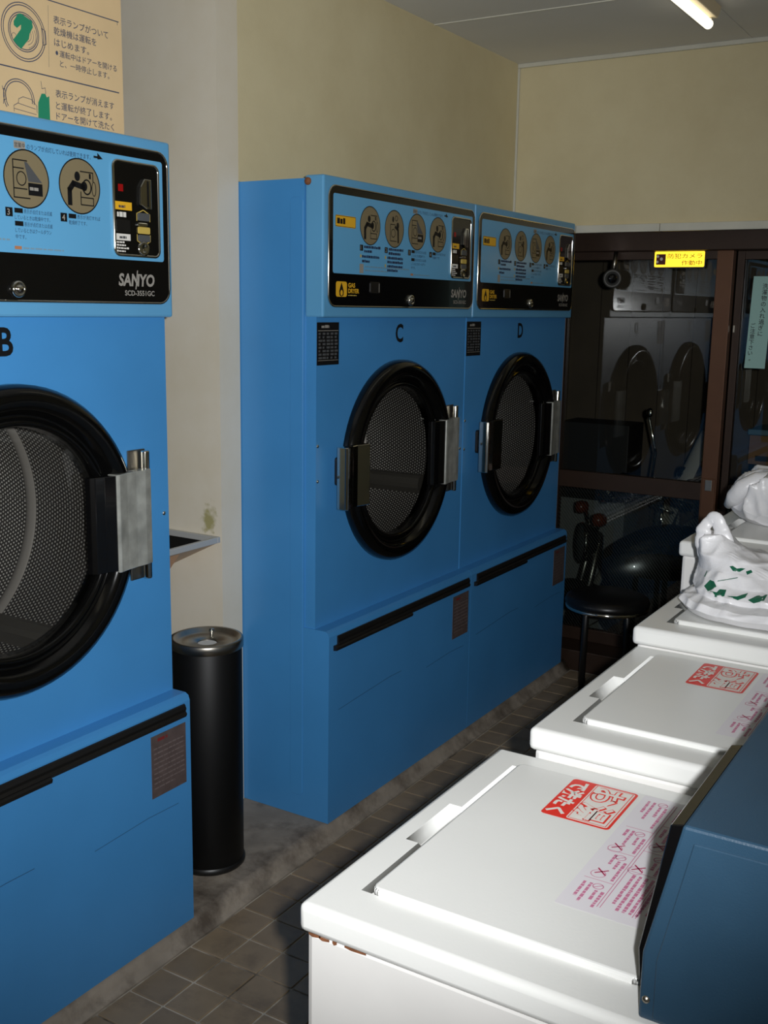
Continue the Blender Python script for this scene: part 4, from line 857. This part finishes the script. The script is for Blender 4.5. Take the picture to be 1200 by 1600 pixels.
# ------------------------------------------------------------------ outside in the dark
ASPH = mat('asphalt', (54, 52, 50), 0.9, var=0.2, vscale=20)
struct(MB().box(-4, 6, 2.06, 6.0, -0.36, -0.30).build('ground_outside', ASPH))
ow = struct(MB().box(-4, 6, 4.30, 4.4, -0.30, 3.2).build('wall_outside', mat('dull_brown_boards', (86, 74, 60), 0.8, var=0.2, vscale=3)))
for k in range(24): MB().box(-2.4+k*.2, -2.4+k*.2+.195, 4.285, 4.30, -0.28, 3.1).build('board', MATS['dull_brown_boards'], ow)
PAINT = mat('black_paint', (20, 24, 23), 0.22, coat=0.4); PALE = mat('pale_fairing', (196, 192, 178), 0.3); AMBER = mat('amber_lens', (110, 44, 18), 0.25)
LENS = mat('headlamp_glass', (120, 124, 122), 0.12, 0.4)
def motorbike(loc, rz, label, paint, windscreen=False):
    R = thing('motor_scooter', label, 'scooter', loc); R.rotation_euler = (0, 0, rz)
    # local: front is -x, ground z = 0
    for x in (-.52, .58):
        w_ = MB(); w_.lathe([(.215, -.035), (.245, -.028), (.258, 0), (.245, .028), (.215, .035), (.205, .0), (.215, -.035)], (x, 0, .262), (0, 1, 0), 40); wo = w_.build('wheel', RUBBER, R)
        MB().lathe([(.0001, -.03), (.04, -.03), (.045, 0), (.04, .03), (.0001, .03)], (x, 0, .262), (0, 1, 0), 20).build('hub', STEEL, wo)
        sp = MB()
        for k in range(12):
            a = 2*PI*k/12; sp.tube([(x+.04*math.cos(a), .01*(-1)**k, .262+.04*math.sin(a)), (x+.21*math.cos(a), 0, .262+.21*math.sin(a))], .0025, 5)
        sp.build('spokes', CHROME, wo)
    for s in (-1, 1): MB().tube([(-.52, s*.07, .262), (-.44, s*.07, .56), (-.40, s*.06, .78)], .017, 10).build('fork', STEEL, R)
    def fender(cx, a0, a1, r): 
        m = MB(); m.surf(lambda u, v: (cx+(r+.012*math.cos((v-.5)*PI))*math.cos(math.radians(a0+(a1-a0)*u)), (v-.5)*.14, .262+(r+.03*math.cos((v-.5)*PI)-.02)*math.sin(math.radians(a0+(a1-a0)*u))), 16, 8); return m.build('fender', paint, R)
    fender(-.52, 40, 170, .285); fender(.58, 10, 150, .285)
    # leg shield / tank: rounded dome
    m = MB(); m.surf(lambda u, v: (-.33+.66*u - .06*math.sin(PI*v)*(1-u), .15*math.cos(PI*v)*(math.sin(PI*(.12+.8*u))**.6), .52+.30*math.sin(PI*v)*(math.sin(PI*(.12+.80*u))**.7)), 20, 16); m.build('tank', paint, R)
    MB().box(-.30, .50, -.10, .10, .36, .53, .04, 3).build('engine', DARKST, R)
    m = MB(); m.box(.18, .72, -.12, .12, .70, .78, .035, 3); m.build('seat', BVIN, R)
    hd = MB(); hd.lathe([(.0001, .10), (.05, .09), (.082, .05), (.092, 0), (.090, -.012)], (-.47, 0, .73), (1, 0, -.05), 32); h = hd.build('headlamp', paint, R)
    MB().lathe([(.092, -.012), (.096, -.006), (.096, .008), (.092, .01)], (-.47, 0, .73), (1, 0, -.05), 32).build('headlamp_rim', CHROME, h)
    MB().lathe([(.090, -.010), (.06, -.020), (.0001, -.026)], (-.47, 0, .73), (1, 0, -.05), 32).build('headlamp_lens', LENS, h)
    for s in (-1, 1):
        MB().tube([(-.42, s*.06, .80), (-.42, s*.15, .86)], .008, 8).build('signal_stalk', CHROME, h)
        MB().lathe([(.0001, -.03), (.026, -.025), (.032, 0), (.026, .03), (.0001, .036)], (-.44, s*.165, .87), (1, 0, 0), 18).build('turn_signal', AMBER, h)
    hb = MB().tube([(-.14, -.36, .98), (-.22, -.30, 1.0), (-.34, -.14, .96), (-.38, 0, .93), (-.34, .14, .96), (-.22, .30, 1.0), (-.14, .36, .98)], .012, 10).build('handlebar', CHROME, R)
    for s in (-1, 1):
        MB().tube([(-.20, s*.318, .999), (-.10, s*.40, .97)], .018, 10).build('grip', RUBBER, hb)
        MB().tube([(-.27, s*.27, .985), (-.25, s*.36, .975), (-.19, s*.43, .955)], .006, 7).build('brake_lever', CHROME, hb)
        if windscreen or s > 0: continue
        mo = MB().tube([(-.25, s*.27, 1.0), (-.24, s*.30, 1.20), (-.29, s*.33, 1.36)], .006, 7).build('mirror_stalk', CHROME, hb)
        MB().lathe([(.0001, .012), (.016, .010), (.022, 0), (.020, -.006), (.0001, -.006)], (-.29, s*.34, 1.375), (-1, 0, 0), 22).build('mirror_joint', CHROME, hb)
    MB().lathe([(.0001, .03), (.04, .03), (.045, .0), (.04, -.03), (.0001, -.03)], (-.36, 0, .985), (0.2, 0, 1), 20).build('speedometer', CHROME, R)
    if windscreen:
        m = MB(); m.surf(lambda u, v: (-.46-.05*math.sin(PI*u)+.22*v, (u-.5)*.40*(1-.45*v), .66+.54*v), 12, 8); m.build('front_fairing', paint, R)
    return R
motorbike((0.275, 2.60, -0.30), math.radians(35), 'black motor scooter parked outside the glass, round headlamp facing left', PAINT)
motorbike((0.45, 3.30, -0.30), math.radians(22), 'pale scooter parked behind the black one outside', PALE, True)
cb2 = thing('storage_crate', 'cardboard box under a blue-grey lid seen through the right pane', 'box', (0.52, 4.08, -0.145))
MB().box(-.26, .30, -.16, .16, .80, .965, .003).build('carton', mat('cardboard', (150, 112, 74), .8, var=.08), cb2)
MB().box(-.27, .31, -.17, .17, .967, 1.0, .006).build('lid', mat('blue_plastic', (96, 132, 150), .5), cb2)
MB().box(-.22, .10, -.1605, -.160, .82, .85).build('tape', BLKPL, cb2)
for x in (-.24, .28):
    for y in (-.14, .14): MB().tube([(x, y, -.155), (x, y, .80)], .015, 8).build('trolley_leg', DARKST, cb2)
bd = thing('dark_cabinet', 'dark topped cabinet standing outside near the dryers', 'cabinet', (-0.34, 3.30, -0.30))
MB().box(-.30, .10, 0, .25, 0, .76, .004).build('lower_case', mat('grey_case', (150, 150, 146), .6), bd)
MB().box(-.30, .10, 0, .25, .79, 1.19, .004).build('upper_case', mat('dark_panel', (20, 18, 18), .6), bd)
MB().box(-.305, .105, -.006, .256, .76, .79, .003).build('edge_strip', DARKST, bd)
